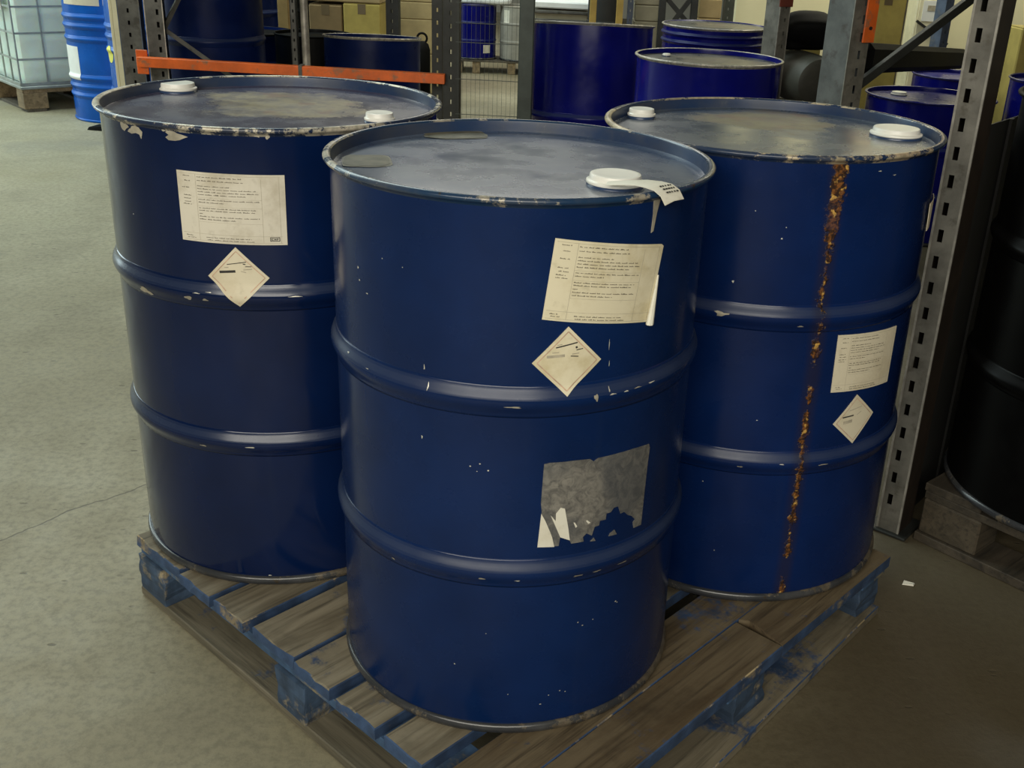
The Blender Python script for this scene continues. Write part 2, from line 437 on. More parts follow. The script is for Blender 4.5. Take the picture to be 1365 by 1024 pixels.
# positions on the drum walls: (degrees round the axis, height)
DEC = {
  'F_label': [[-77.4,0.7795],[-42.42,0.7554],[-43.85,0.7187],[-47.38,0.6508],[-80.11,0.6723]],
  'F_dia': [[-72.65,0.6612],[-62.47,0.611],[-72.46,0.5645],[-82.39,0.6116]],
  'F_foil': [[-77.83,0.4625],[-76.23,0.4643],[-72.78,0.464],[-68.35,0.4641],[-63.96,0.4629],[-62.7,0.4579],[-61.31,0.4619],[-54.14,0.4618],[-47.82,0.4609],[-41.54,0.4582],[-41.01,0.4514],[-41.42,0.4259],[-41.76,0.3829],[-42.12,0.3252],[-45.57,0.3261],[-46.12,0.3366],[-45.21,0.3399],[-47.04,0.3493],[-48.68,0.3534],[-50.34,0.3615],[-51.79,0.3608],[-52.89,0.3746],[-54.56,0.3746],[-55.55,0.3687],[-57.15,0.3685],[-57.27,0.3589],[-59.35,0.3592],[-59.51,0.3521],[-61.02,0.3515],[-61.84,0.3379],[-63.64,0.3435],[-64.79,0.3386],[-64.45,0.331],[-68.49,0.3312],[-69.02,0.3365],[-72.07,0.3447],[-72.39,0.3304],[-78.83,0.3316],[-77.96,0.3879],[-78.29,0.402],[-78.08,0.4297],[-77.99,0.4456]],
  'F_foilbit0': [[-62.21,0.3285],[-60.44,0.3276],[-61.02,0.3332]],
  'F_foilbit1': [[-55.73,0.3287],[-52.64,0.3277],[-53.65,0.3367],[-55.25,0.3329]],
  'F_paper0': [[-78.83,0.3316],[-78.07,0.3856],[-76.76,0.3734],[-75.3,0.3561],[-74.55,0.3462],[-73.74,0.3301]],
  'F_paper1': [[-75.31,0.3822],[-73.67,0.372],[-73.69,0.3838],[-72.31,0.3924],[-71.08,0.3905],[-70.61,0.3795],[-69.7,0.3575],[-69.03,0.3377],[-72.07,0.3447],[-73.58,0.3624]],
  'F_paper2': [[-68.17,0.3658],[-67.37,0.3568],[-66.93,0.3588],[-67.71,0.3654]],
  'F_paper3': [[-64.14,0.3645],[-63.35,0.3594],[-62.63,0.3606],[-63.67,0.3653]],
  'L_label': [[-106.22,0.7582],[-72.29,0.7572],[-72.57,0.6444],[-106.29,0.6457]],
  'L_dia': [[-88.8,0.6403],[-78.78,0.5896],[-88.59,0.5408],[-98.5,0.5893]],
  'R_label': [[-69.93,0.5247],[-40.65,0.516],[-40.78,0.4099],[-69.63,0.4197]],
  'R_dia': [[-57.81,0.4064],[-47.43,0.3598],[-56.63,0.3106],[-66.78,0.3572]],
  'F_s0': [[-75.95,0.6326],[-69.9,0.6386]],
  'F_s1': [[-78.4,0.6201],[-73.35,0.6211]],
  'F_s2': [[-70.12,0.6281],[-68.22,0.6294]],
  'F_s3': [[-71.69,0.62],[-69.45,0.6189]],
  'F_s4': [[-71.28,0.6226],[-69.28,0.6234]],
  'F_s5': [[-70.38,0.6314],[-69.83,0.6323]],
  'L_s0': [[-91.95,0.6109],[-85.77,0.6162]],
  'L_s1': [[-94.54,0.5975],[-89.35,0.6]],
  'L_s2': [[-86.79,0.6028],[-84.07,0.6043]],
  'L_s3': [[-87.66,0.6004],[-86.02,0.5985]],
  'L_s4': [[-86.09,0.6085],[-84.22,0.6085]],
  'L_s5': [[-86.86,0.6127],[-86.03,0.6123]],
  'R_s0': [[-63.1,0.3669],[-58.17,0.3674]],
  'R_s1': [[-60.18,0.3778],[-54.66,0.3814]],
  'R_s2': [[-56.54,0.3667],[-54.56,0.3717]],
  'R_rust': [[-76.56,0.8194],[-76.49,0.7664],[-76.24,0.7058],[-77.47,0.6687],[-77.59,0.6182],[-78.29,0.5736],[-78.36,0.5135],[-78.22,0.4592],[-78.25,0.3895],[-78.83,0.3178],[-79.25,0.2587],[-80.13,0.1829],[-80.39,0.1362],[-79.89,0.056],[-79.49,0.0148]],
  'R_rust2': [[-75.06,0.8194],[-73.93,0.7661],[-73.63,0.7053],[-75.4,0.6684],[-76.03,0.6179],[-76.22,0.5732],[-76.72,0.5409],[-76.88,0.4589]],
  'F_strip': [[-48.18,0.7761],[-47.6,0.8006],[-46.77,0.8148],[-45.76,0.822],[-48.29,0.8177]],
  'R_sliver': [[-30.0,0.6955],[-18.79,0.6422]],
}
CHIPS_GLINTS = {  # paint chips and bare specks; some on the hoops are painted glints
  0: [[-86.94,0.5513,5.22,0.0038],[-64.0,0.5588,1.59,0.0136],[-58.81,0.5599,2.41,0.002],[-54.26,0.5599,2.06,0.002],[-50.15,0.5608,3.27,0.0019],[-44.71,0.5617,2.99,0.0019],[-111.17,0.5669,0.44,0.0123],[-112.89,0.5905,0.36,0.0087],[-113.81,0.4862,0.51,0.0069],[-138.46,0.7011,0.84,0.0042],[-137.85,0.6839,0.83,0.0032],[-134.18,0.6696,1.1,0.0021],[-127.15,0.7268,0.45,0.0021],[-119.73,0.7223,0.39,0.0021],[-98.91,0.4556,0.66,0.0023],[-96.08,0.4607,0.65,0.0023],[-93.68,0.4515,0.64,0.0023],[-96.92,0.4487,0.44,0.0017],[-94.84,0.2813,2.67,0.0036],[-84.37,0.2799,1.96,0.0028],[-66.19,0.278,3.72,0.0042],[-59.94,0.2781,3.07,0.0044],[-50.11,0.2777,4.21,0.0038],[-64.72,0.1916,0.52,0.0028],[-51.01,0.2075,0.81,0.0028],[-63.08,0.1841,0.8,0.002],[-59.42,0.1896,0.56,0.002],[-50.34,0.2048,0.65,0.0021],[-103.27,0.1204,0.62,0.0027],[-93.4,0.1827,0.34,0.002],[-75.79,0.0519,0.74,0.0022],[-73.22,0.0669,0.49,0.0022],[-86.18,0.0738,0.36,0.0021],[-69.54,0.0718,0.51,0.0021],[-67.72,0.0682,0.52,0.0022],[-124.73,0.273,1.32,0.0048],[-60.11,0.6297,0.24,0.0173],[-59.7,0.6025,0.25,0.0088],[-59.78,0.5663,0.46,0.0089],[-144.9,0.5681,1.19,0.003],[-133.33,0.5633,1.22,0.0013]],
  1: [[-105.72,0.8108,8.67,0.0174],[-109.68,0.8179,2.87,0.0058],[-121.68,0.8093,8.3,0.0144],[-127.52,0.8122,5.4,0.0145],[-87.39,0.822,3.63,0.0045],[-79.63,0.8187,2.0,0.008],[-76.77,0.8166,1.56,0.0092],[-119.37,0.8039,1.41,0.012],[-125.05,0.542,7.84,0.0155],[-105.73,0.5492,3.26,0.0081],[-99.63,0.5495,2.4,0.0047],[-102.43,0.5597,2.61,0.0017],[-98.14,0.5631,2.24,0.0017],[-71.22,0.5591,4.6,0.0018],[-105.7,0.2779,3.01,0.0044],[-88.54,0.2857,3.5,0.0032],[-128.14,0.6695,0.71,0.0026],[-101.46,0.0072,1.53,0.0025],[-85.82,0.0203,1.35,0.0025]],
  2: [[-109.2,0.5576,5.2,0.0088],[-106.94,0.6125,0.96,0.005],[-84.05,0.5451,2.2,0.0033],[-102.24,0.7325,0.58,0.0018],[-92.25,0.7095,0.47,0.0024],[-93.23,0.6908,0.69,0.0037],[-63.15,0.7983,1.51,0.0019],[-56.74,0.7898,1.74,0.0019],[-98.0,0.2817,2.2,0.0037],[-84.49,0.2908,1.78,0.002],[-69.56,0.285,4.27,0.0026],[-103.81,0.1023,0.53,0.0032],[-110.26,0.2383,0.52,0.0023],[-94.23,0.3699,0.75,0.0014],[-64.82,0.4571,0.04,0.0002]],
}

# ------------------------------------------------------------------ geometry helpers
def mesh_obj(name, bm, mats, parent=None, smooth=False, loc=None):
    me = bpy.data.meshes.new(name)
    bmesh.ops.recalc_face_normals(bm, faces=bm.faces)
    bm.to_mesh(me)
    bm.free()
    for m in (mats if isinstance(mats, (list, tuple)) else [mats]):
        me.materials.append(m)
    if smooth:
        for p in me.polygons:
            p.use_smooth = True
        if smooth != 'all':
            me.set_sharp_from_angle(angle=math.radians(40))
    o = bpy.data.objects.new(name, me)
    COL.objects.link(o)
    if parent:
        o.parent = parent
    if loc:
        o.location = loc
    return o


def add_box(bm, x0, x1, y0, y1, z0, z1, mat=0):
    vs = [bm.verts.new((x, y, z)) for z in (z0, z1) for y in (y0, y1) for x in (x0, x1)]
    fs = []
    for f in ((0, 1, 3, 2), (4, 6, 7, 5), (0, 4, 5, 1), (2, 3, 7, 6), (0, 2, 6, 4), (1, 5, 7, 3)):
        fc = bm.faces.new([vs[i] for i in f])
        fc.material_index = mat
        fs.append(fc)
    return vs, fs


def box_bm(x0, x1, y0, y1, z0, z1, bev=0.0, seg=1):
    bm = bmesh.new()
    add_box(bm, x0, x1, y0, y1, z0, z1)
    if bev:
        bmesh.ops.bevel(bm, geom=bm.edges[:], offset=bev, segments=seg, affect='EDGES', profile=0.7)
    return bm


def bar_bm(p, q, w, h, bev=0.0, bm=None):
    """rectangular bar from p to q, w wide and h tall"""
    p, q = Vector(p), Vector(q)
    d = (q - p)
    L = d.length
    zc = d.normalized()
    ref = Vector((0, 0, 1)) if abs(zc.z) < 0.95 else Vector((0, 1, 0))
    xc = zc.cross(ref).normalized()
    yc = xc.cross(zc).normalized()
    b = bmesh.new()
    add_box(b, -w / 2, w / 2, -h / 2, h / 2, 0, L)
    if bev:
        bmesh.ops.bevel(b, geom=b.edges[:], offset=bev, segments=1, affect='EDGES')
    m = Matrix((xc, yc, zc)).transposed().to_4x4()
    m.translation = p
    b.transform(m)
    if bm is None:
        return b
    tmp = bpy.data.meshes.new('tmp')
    b.to_mesh(tmp)
    b.free()
    bm.from_mesh(tmp)
    bpy.data.meshes.remove(tmp)
    return bm


def lathe_bm(prof, seg=96, cap0=False, cap1=False):
    bm = bmesh.new()
    rings = []
    for r, z in prof:
        rings.append([bm.verts.new((r * math.cos(2 * PI * k / seg), r * math.sin(2 * PI * k / seg), z)) for k in range(seg)])
    for a, b in zip(rings, rings[1:]):
        for k in range(seg):
            bm.faces.new((a[k], a[(k + 1) % seg], b[(k + 1) % seg], b[k]))
    if cap0:
        bm.faces.new(rings[0][::-1])
    if cap1:
        bm.faces.new(rings[-1])
    return bm


def torus_prof(r, z, rr, rz=None, n=12):
    rz = rz or rr
    return [(r + rr * math.cos(2 * PI * k / n), z + rz * math.sin(2 * PI * k / n)) for k in range(n + 1)]


def tag(o, label=None, cat=None, group=None, kind=None):
    for k, v in (('label', label), ('category', cat), ('group', group), ('kind', kind)):
        if v:
            o[k] = v
    return o


def thing(name, loc, rz, label, cat, group=None):
    o = bpy.data.objects.new(name, None)
    COL.objects.link(o)
    o.location = loc
    o.rotation_euler = (0, 0, rz)
    o.empty_display_size = 0.1
    return tag(o, label, cat, group)


def tree_copy(o, loc=None, rz=None, parent=None):
    c = o.copy()
    COL.objects.link(c)
    if parent:
        c.parent = parent
    for ch in list(o.children):
        tree_copy(ch, parent=c)
    if loc is not None:
        c.location = loc
    if rz is not None:
        c.rotation_euler = (0, 0, rz)
    return c


# ------------------------------------------------------------------ the setting
def structure(name, bm, mat):
    return tag(mesh_obj(name, bm, mat), kind='structure')


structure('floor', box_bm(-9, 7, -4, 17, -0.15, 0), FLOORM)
structure('wall_left', box_bm(-9.2, -9, -4, 17, 0, 5), WALLM)
structure('wall_right', box_bm(7, 7.2, -4, 17, 0, 5), WALLM)
structure('wall_back', box_bm(-9, 7, 17, 17.2, 0, 5), WALLM)
structure('wall_front', box_bm(-9, 7, -4.2, -4, 0, 5), WALLM)
structure('wall_rear_bay', box_bm(1.09, 7, 8.0, 8.15, 0, 3.2), WALL_CREAM)
structure('ceiling', box_bm(-9, 7, -4, 17, 5, 5.15), CEILM)

# ------------------------------------------------------------------ drums
RB = 0.2825


def hoop_r(z, hoops, amp=0.0085, hw=0.024):
    for z0 in hoops:
        d = abs(z - z0)
        if d < hw:
            return amp * math.cos(PI * d / (2 * hw)) ** 2
    return 0.0


def drum(name, loc, label, mats, s=1.0, H=0.83, hoops=(0.556, 0.288), group=None, rz=0.0, seg=96,
         amp=0.0085, hw=0.024, lid_drop=0.021, inner_m=None, hoop_parts=True):
    body_m, lid_m, rim_m, chime_m = mats
    t = thing(name, loc, rz, label, 'drum', group)
    R = RB * s
    # shell, necked in a little under each chime
    prof = [(R - 0.004, 0.008), (R - 0.001, 0.014), (R, 0.022), (R, H - 0.026), (R, H - 0.012)]
    mesh_obj('body', lathe_bm(prof, seg, True), body_m, t, 'all')
    for z0 in hoops:
        n = 12 if hoop_parts else 6
        pr = [(R + 0.0003 + s * hoop_r(z0 - hw + 2 * hw * k / n, (z0,), amp, hw), z0 - hw + 2 * hw * k / n) for k in range(n + 1)]
        pr = [(R - 0.002, z0 - hw)] + pr + [(R - 0.002, z0 + hw)]
        mesh_obj('rolling_hoop', lathe_bm(pr, seg), body_m, t, 'all')
    ro = 0.2925 * s
    # top chime: rolled bead with the inner wall going down to the lid
    bead = 0.0046
    ri = R - 0.0022
    bx, xc = (ro - ri) / 2, (ro + ri) / 2
    pr = [(ri - 0.0008, H - lid_drop - 0.002), (ri - 0.0002, H - lid_drop + 0.006), (ri, H - bead), (ri + 0.0004, H - bead * 0.6)]
    mesh_obj('rim_inner_wall', lathe_bm(pr, seg), inner_m or body_m, t, 'all')
    pr = [(ri + 0.0002, H - bead * 1.1)]
    for k in range(9):
        a = PI - k * (PI * 1.35) / 8
        pr.append((xc + bx * math.cos(a), H - bead + bead * math.sin(a)))
    pr += [(R + 0.002, H - 0.0115), (R - 0.0006, H - 0.015)]
    mesh_obj('top_rim', lathe_bm(pr, seg), rim_m, t, 'all')
    lr = ri - 0.0009
    pr = [(lr, H - lid_drop + 0.001), (lr - 0.006, H - lid_drop - 0.0015), (lr - 0.02, H - lid_drop), (lr * 0.6, H - lid_drop + 0.001), (0.0005, H - lid_drop + 0.0015)]
    mesh_obj('lid', lathe_bm(pr, seg), lid_m, t, 'all')
    rbz = 0.28776 * s
    mesh_obj('base_rim', lathe_bm(torus_prof(rbz - 0.006, 0.0085, 0.006, 0.0085), seg), chime_m, t, 'all')
    return t


def bung(t, x, y, z, r, h=0.0165):
    """white tamper cap on a raised boss"""
    pr = [(r * 1.0, 0), (r * 0.98, 0.003), (r * 0.93, 0.0045), (r * 0.88, 0.005)]
    mesh_obj('bung_boss', lathe_bm(pr, 40, True, True), BOSS, t, True, (x, y, z))
    pr = [(r * 0.90, 0.003), (r * 0.98, 0.0042), (r, 0.006), (r * 0.99, 0.0078), (r * 0.93, 0.0085),
          (r * 0.895, 0.0095), (r * 0.885, h - 0.002), (r * 0.865, h), (r * 0.80, h + 0.0006), (r * 0.74, h + 0.0004), (r * 0.1, h + 0.0006)]
    mesh_obj('bung_cap', lathe_bm(pr, 48, True, True), CAPW, t, True, (x, y, z))


def wrap_poly(poly, R, H, hoops, off, thick=0.0006, du=0.010):
    """polygon in (degrees, z) laid on the drum wall, following the hoops"""
    bm = bmesh.new()
    vs = [bm.verts.new((math.radians(a) * R, z, 0)) for a, z in poly]
    f = bm.faces.new(vs)
    bmesh.ops.triangulate(bm, faces=[f])
    us = [v.co.x for v in vs]
    zs = [v.co.y for v in vs]
    u = min(us) + du
    while u < max(us):
        bmesh.ops.bisect_plane(bm, geom=bm.verts[:] + bm.edges[:] + bm.faces[:], plane_co=(u, 0, 0), plane_no=(1, 0, 0))
        u += du
    for z0 in hoops:
        for k in range(-4, 5):
            zz = z0 + k * 0.006
            if min(zs) < zz < max(zs):
                bmesh.ops.bisect_plane(bm, geom=bm.verts[:] + bm.edges[:] + bm.faces[:], plane_co=(0, zz, 0), plane_no=(0, 1, 0))
    def put(v, o):
        r = R + o + hoop_r(v.co.y, hoops) * R / RB
        a = v.co.x / R
        return Vector((r * math.cos(a), r * math.sin(a), v.co.y))
    if thick:
        ext = bmesh.ops.extrude_face_region(bm, geom=bm.faces[:])
        top = {v for v in ext['geom'] if isinstance(v, bmesh.types.BMVert)}
        for v in bm.verts:
            v.co = put(v, off + thick if v in top else off - 0.0004)
    else:
        for v in bm.verts:
            v.co = put(v, off)
    return bm


def join_bm(dst, src):
    tmp = bpy.data.meshes.new('tmp')
    src.to_mesh(tmp)
    src.free()
    dst.from_mesh(tmp)
    bpy.data.meshes.remove(tmp)


def bil(q, u, v):
    """q = TL,TR,BR,BL in (deg,z)"""
    (a0, z0), (a1, z1), (a2, z2), (a3, z3) = q
    return ((1 - v) * ((1 - u) * a0 + u * a1) + v * ((1 - u) * a3 + u * a2),
            (1 - v) * ((1 - u) * z0 + u * z1) + v * ((1 - u) * z3 + u * z2))


def uvrect(q, u0, u1, v0, v1):
    return [bil(q, u0, v0), bil(q, u1, v0), bil(q, u1, v1), bil(q, u0, v1)]


def text_rects(rows, rnd, hh=0.0145):
    """rows (u0,u1,v) -> word and letter rectangles"""
    out = []
    for u0, u1, v in rows:
        u = u0
        while u < u1 - 0.006:
            w = min(rnd.uniform(0.022, 0.075), u1 - u)
            k = u
            while k < u + w - 0.003:
                lw = rnd.uniform(0.0045, 0.0085)
                tall = rnd.choice((0.55, 0.6, 0.65, 1.0))
                out.append((k, min(k + lw * 0.86, u + w), v + hh * (1 - tall), v + hh))
                k += lw + 0.001
            u += w + 0.011
    return out


def print_obj(name, rects, q, R, H, hoops, mat, parent, off=0.0014):
    bm = bmesh.new()
    for r in rects:
        poly = uvrect(q, *r)
        vs = []
        n = max(1, int(abs(poly[1][0] - poly[0][0]) / 3))
        tops, bots = [], []
        for k in range(n + 1):
            f = k / n
            for lst, (a, b) in ((tops, (0, 1)), (bots, (3, 2))):
                ang = poly[a][0] * (1 - f) + poly[b][0] * f
                z = poly[a][1] * (1 - f) + poly[b][1] * f
                rr = R + off + hoop_r(z, hoops) * R / RB
                lst.append(bm.verts.new((rr * math.cos(math.radians(ang)), rr * math.sin(math.radians(ang)), z)))
        for k in range(n):
            bm.faces.new((bots[k], bots[k + 1], tops[k + 1], tops[k]))
    return tag(mesh_obj(name, bm, mat, parent), kind='stuff')


def stroke_obj(name, strokes, R, hoops, mat, parent, off=0.0014):
    bm = bmesh.new()
    for (a, b, w) in strokes:
        n = max(1, int(abs(a[0] - b[0]) / 2))
        dz, da = b[1] - a[1], math.radians(b[0] - a[0]) * R
        L = math.hypot(dz, da) or 1
        nz, na = da / L * w / 2, -dz / L * w / 2 / R
        prev = None
        for k in range(n + 1):
            f = k / n
            pr = []
            for sg in (1, -1):
                ang = math.radians(a[0] * (1 - f) + b[0] * f) + sg * na
                z = a[1] * (1 - f) + b[1] * f + sg * nz
                rr = R + off + hoop_r(z, hoops) * R / RB
                pr.append(bm.verts.new((rr * math.cos(ang), rr * math.sin(ang), z)))
            if prev:
                bm.faces.new((prev[0], prev[1], pr[1], pr[0]))
            prev = pr
    return tag(mesh_obj(name, bm, mat, parent), kind='stuff')


def chips_obj(name, chips, R, hoops, mat, parent, rnd):
    bm = bmesh.new()
    for a, z, da, dz in chips:
        n = 12 if max(da * 5, dz * 1000) > 4 else 7
        c = None
        ring = []
        ph = rnd.random() * 6
        for k in range(n):
            t = 2 * PI * k / n
            w = 0.5 * (0.82 + 0.22 * math.sin(3 * t + ph) + rnd.uniform(-0.2, 0.2))
            aa, zz = math.radians(a + da * w * math.cos(t)), z + dz * w * math.sin(t)
            rr = R + 0.0007 + hoop_r(zz, hoops) * R / RB
            ring.append(bm.verts.new((rr * math.cos(aa), rr * math.sin(aa), zz)))
        rr = R + 0.0009 + hoop_r(z, hoops) * R / RB
        c = bm.verts.new((rr * math.cos(math.radians(a)), rr * math.sin(math.radians(a)), z))
        for k in range(n):
            bm.faces.new((c, ring[k], ring[(k + 1) % n]))
    return tag(mesh_obj(name, bm, mat, parent), kind='stuff')


def label_rows(rnd, end=0.66, narrow=0.20):
    left = [(0.035, 0.13, v) for v in (0.055, 0.125, 0.22, 0.33, 0.375, 0.42, 0.455)]
    left = [(0.045 + rnd.uniform(0, 0.03), 0.045 + rnd.uniform(0.07, 0.11), v) for _, _, v in left]
    body = []
    for v, e in ((0.06, 0.62), (0.11, 0.64), (0.185, 0.50), (0.225, 0.74), (0.265, 0.76), (0.305, 0.66),
                 (0.375, 0.78), (0.415, 0.44), (0.495, 0.74), (0.53, 0.72), (0.575, 0.24), (0.615, 0.76), (0.655, 0.55)):
        body.append((0.20, min(e, 0.77), v))
    foot = [(0.05, 0.115, 0.905), (0.06, 0.145, 0.935), (0.25, 0.68, 0.915), (0.26, 0.70, 0.95)]
    return left + body + foot


def big_label(t, q, R, H, hoops, pm, rnd, curl=None, logo=False, poly=None):
    lab = mesh_obj('paper_label', wrap_poly(poly or q, R, H, hoops, 0.0006), pm, t, True)
    tag(lab, 'yellowed paper label with rows of faded print')
    print_obj('printed_text', text_rects(label_rows(rnd), rnd), q, R, H, hoops, PRINT, lab)
    ln = [(0.185, 0.188, 0.03, 0.97), (0.785, 0.788, 0.06, 0.97), (0.02, 0.96, 0.875, 0.879), (0.19, 0.785, 0.355, 0.358),
          (0.19, 0.785, 0.475, 0.478), (0.19, 0.785, 0.70, 0.703), (0.02, 0.96, 0.03, 0.034), (0.02, 0.96, 0.972, 0.976), (0.945, 0.948, 0.03, 0.97)]
    print_obj('ruled_lines', ln, q, R, H, hoops, PRINT_M, lab, 0.00135)
    if logo:
        fr = [(0.845, 0.935, 0.885, 0.894), (0.845, 0.935, 0.937, 0.946), (0.845, 0.852, 0.885, 0.946), (0.928, 0.935, 0.885, 0.946),
              (0.858, 0.864, 0.90, 0.932), (0.864, 0.877, 0.90, 0.907), (0.864, 0.877, 0.925, 0.932),
              (0.882, 0.888, 0.90, 0.932), (0.894, 0.90, 0.90, 0.932), (0.888, 0.894, 0.913, 0.92),
              (0.905, 0.911, 0.90, 0.932), (0.911, 0.922, 0.90, 0.907), (0.911, 0.920, 0.913, 0.92)]
        print_obj('corner_emblem', fr, q, R, H, hoops, PRINT_D, lab, 0.0015)
    return lab


def diamond(t, q, R, H, hoops, pm, strokes, grey=()):
    lab = mesh_obj('hazard_label', wrap_poly(q, R, H, hoops, 0.0006, du=0.006), pm, t, True)
    tag(lab, 'small white diamond label with a faded pictogram')
    cx = sum(p[0] for p in q) / 4
    cz = sum(p[1] for p in q) / 4
    ins = [(cx + (a - cx) * 0.86, cz + (z - cz) * 0.86) for a, z in q]
    stroke_obj('red_border', [(ins[k], ins[(k + 1) % 4], 0.0016) for k in range(4)], R, hoops, REDLINE, lab)
    stroke_obj('pictogram', strokes, R, hoops, PRINT_D, lab)
    if grey:
        stroke_obj('pictogram_ghost', grey, R, hoops, PRINT_M, lab, 0.0013)
    return lab


def lid_patch(t, cx, cy, rx, ry, ang, z, mat, rnd, name='glue_patch'):
    bm = bmesh.new()
    n = 26
    ring = []
    c = bm.verts.new((cx, cy, z + 0.0012))
    for k in range(n):
        a = 2 * PI * k / n
        sq = (abs(math.cos(a)) ** 4 + abs(math.sin(a)) ** 4) ** -0.25
        w = sq * (1 + rnd.uniform(-0.05, 0.05))
        x, y = rx * w * math.cos(a), ry * w * math.sin(a)
        ring.append(bm.verts.new((cx + x * math.cos(ang) - y * math.sin(ang), cy + x * math.sin(ang) + y * math.cos(ang), z + 0.0008)))
    for k in range(n):
        bm.faces.new((c, ring[k], ring[(k + 1) % n]))
    mesh_obj(name, bm, mat, t)


ZP = 0.1404
HO = (0.556, 0.288)
rnd = random.Random(11)
# --- the front drum
SF, HF = 0.9669, 0.8304
RF = RB * SF
drum_f = drum('steel_drum', (-0.08147, 1.53007, ZP), 'navy drum at the front corner of the blue pallet, with a torn grey label',
              (BLUE_F, LID_F, RIM_F, CHIME), SF, HF, HO, 'blue drums on the front pallet', inner_m=INNER)
bung(drum_f, 0.1357, -0.0939, HF - 0.021, 0.0405)
qF = [DEC['F_label'][0], DEC['F_label'][1], (-46.0, 0.6505), DEC['F_label'][4]]
lab = big_label(drum_f, qF, RF, HF, HO, PAPER_F, rnd, poly=[DEC['F_label'][0], (-43.6, 0.7565), (-42.7, 0.7535), (-44.2, 0.716), (-47.0, 0.6512), DEC['F_label'][4]])
# the curled right edge of the paper
bm = bmesh.new()
prev = None
for k in range(7):
    f = k / 6
    a0 = math.radians(-44.3 - 2.9 * f)
    z0 = 0.715 - 0.066 * f
    wd = 0.002 + 0.0085 * f
    row = []
    for j in range(6):
        b = PI * 1.25 * j / 5
        rr = RF + 0.0012 + wd * 0.5 * (1 - math.cos(b))
        aa = a0 - (wd * 0.5 * math.sin(b)) / RF 
        row.append(bm.verts.new((rr * math.cos(aa), rr * math.sin(aa), z0)))
    if prev:
        for j in range(5):
            bm.faces.new((prev[j], prev[j + 1], row[j + 1], row[j]))
    prev = row
mesh_obj('curled_edge', bm, PAPER_W, lab, True)
D_ = DEC
diamond(drum_f, D_['F_dia'], RF, HF, HO, PAPER_F,
        [(D_['F_s0'][0], D_['F_s0'][1], 0.0018), (D_['F_s2'][0], D_['F_s2'][1], 0.0013), (D_['F_s3'][0], D_['F_s3'][1], 0.0013),
         (D_['F_s5'][0], D_['F_s5'][1], 0.003)],
        [(D_['F_s1'][0], D_['F_s1'][1], 0.0038), (D_['F_s4'][0], D_['F_s4'][1], 0.0012), ((-75.6, 0.636), (-74.2, 0.637), 0.0012),
         ((-76.9, 0.6255), (-75.0, 0.626), 0.0012)])
torn = mesh_obj('torn_label', wrap_poly(D_['F_foil'], RF, HF, HO, 0.0006), FOIL, drum_f, True)
tag(torn, 'grey backing left by a label torn away, ragged along its lower edge')
for k in ('F_foilbit0', 'F_foilbit1'):
    mesh_obj('label_scrap', wrap_poly(D_[k], RF, HF, HO, 0.0006), FOIL, torn)
for k in range(4):
    mesh_obj('paper_remnant', wrap_poly(D_['F_paper%d' % k], RF, HF, HO, 0.0013), PAPER_W, torn)
big = [c for c in CHIPS_GLINTS[0] if c[2] * 5 * c[3] * 1000 > 30]
sml = [c for c in CHIPS_GLINTS[0] if c not in big]
chips_obj('chips_and_glints', big, RF, HO, CHIPM, drum_f, rnd)
chips_obj('specks_and_glints', sml, RF, HO, CHIPW, drum_f, rnd)
GLUE = simple('old_glue', (0.12, 0.11, 0.075), 0.6, 0, 0.35, 30)
GLUE_E = simple('glue_outline', (0.19, 0.18, 0.14), 0.6, 0, 0.3, 30)
for cx, cy, rx, ry, an in ((-0.2215, -0.0204, 0.036, 0.042, 0.2), (-0.1197, 0.2139, 0.052, 0.036, 0.25)):
    lid_patch(drum_f, cx, cy, rx, ry, an, HF - 0.0206, GLUE_E, rnd, 'glue_outline')
    lid_patch(drum_f, cx, cy, rx * 0.93, ry * 0.9, an, HF - 0.0201, GLUE, rnd, 'glue_patch')
# the white pull tag from the cap, bent over the rim
ang = math.radians(-46.5)
ur = Vector((math.cos(ang), math.sin(ang), 0))
ut = Vector((-ur.y, ur.x, 0))
bm = bmesh.new()
spine = [(0.188, -0.006, 0.010), (0.215, 0.000, 0.016), (0.245, 0.006, 0.024), (0.266, 0.0075, 0.031), (0.282, 0.007, 0.034), (0.294, 0.002, 0.035), (0.302, -0.008, 0.035)]
prev = None
for r_, dz, w in spine:
    sk = (0.311 - r_) * -0.06
    row = []
    for thk in (0, -0.0009):
        for sg in (-1, 0, 1):
            p = ur * r_ + ut * (sg * w / 2 + sk)
            row.append(bm.verts.new((p.x, p.y, HF + dz + thk + 0.0006 - 0.004 * (sg < 0))))
    if prev:
        for a, b in ((0, 1), (1, 2), (2, 5), (5, 4), (4, 3), (3, 0)):
            bm.faces.new((prev[a], prev[b], row[b], row[a]))
    prev = row
tg = mesh_obj('pull_tag', bm, PAPER_W, drum_f, True)
tag(tg, 'white paper tag bent over the rim')
bm = bmesh.new()
for row, (rr, dz) in enumerate(((0.2825, 0.0082), (0.2885, 0.0058), (0.2945, 0.0030))):
    for k in range(5):
        c = ut * (-0.010 + 0.0047 * k)
        for (o1, o2) in ((0, 0.0034),):
            p = ur * rr + c
            q = p + ut * rnd.uniform(0.0022, 0.004)
            d = ur * 0.0022
            zz = HF + dz
            vs = [bm.verts.new((v.x, v.y, z)) for v, z in ((p, zz), (q, zz), (q + d, zz - 0.0014), (p + d, zz - 0.0014))]
            bm.faces.new(vs)
tag(mesh_obj('tag_print', bm, PRINT_D, tg), kind='stuff')
mesh_obj('tape_remnant', wrap_poly([(-48.3, 0.775), (-47.5, 0.777), (-46.7, 0.80), (-45.6, 0.819), (-48.2, 0.819), (-48.0, 0.80)], RF, HF, HO, 0.0006), CHIPM, drum_f)

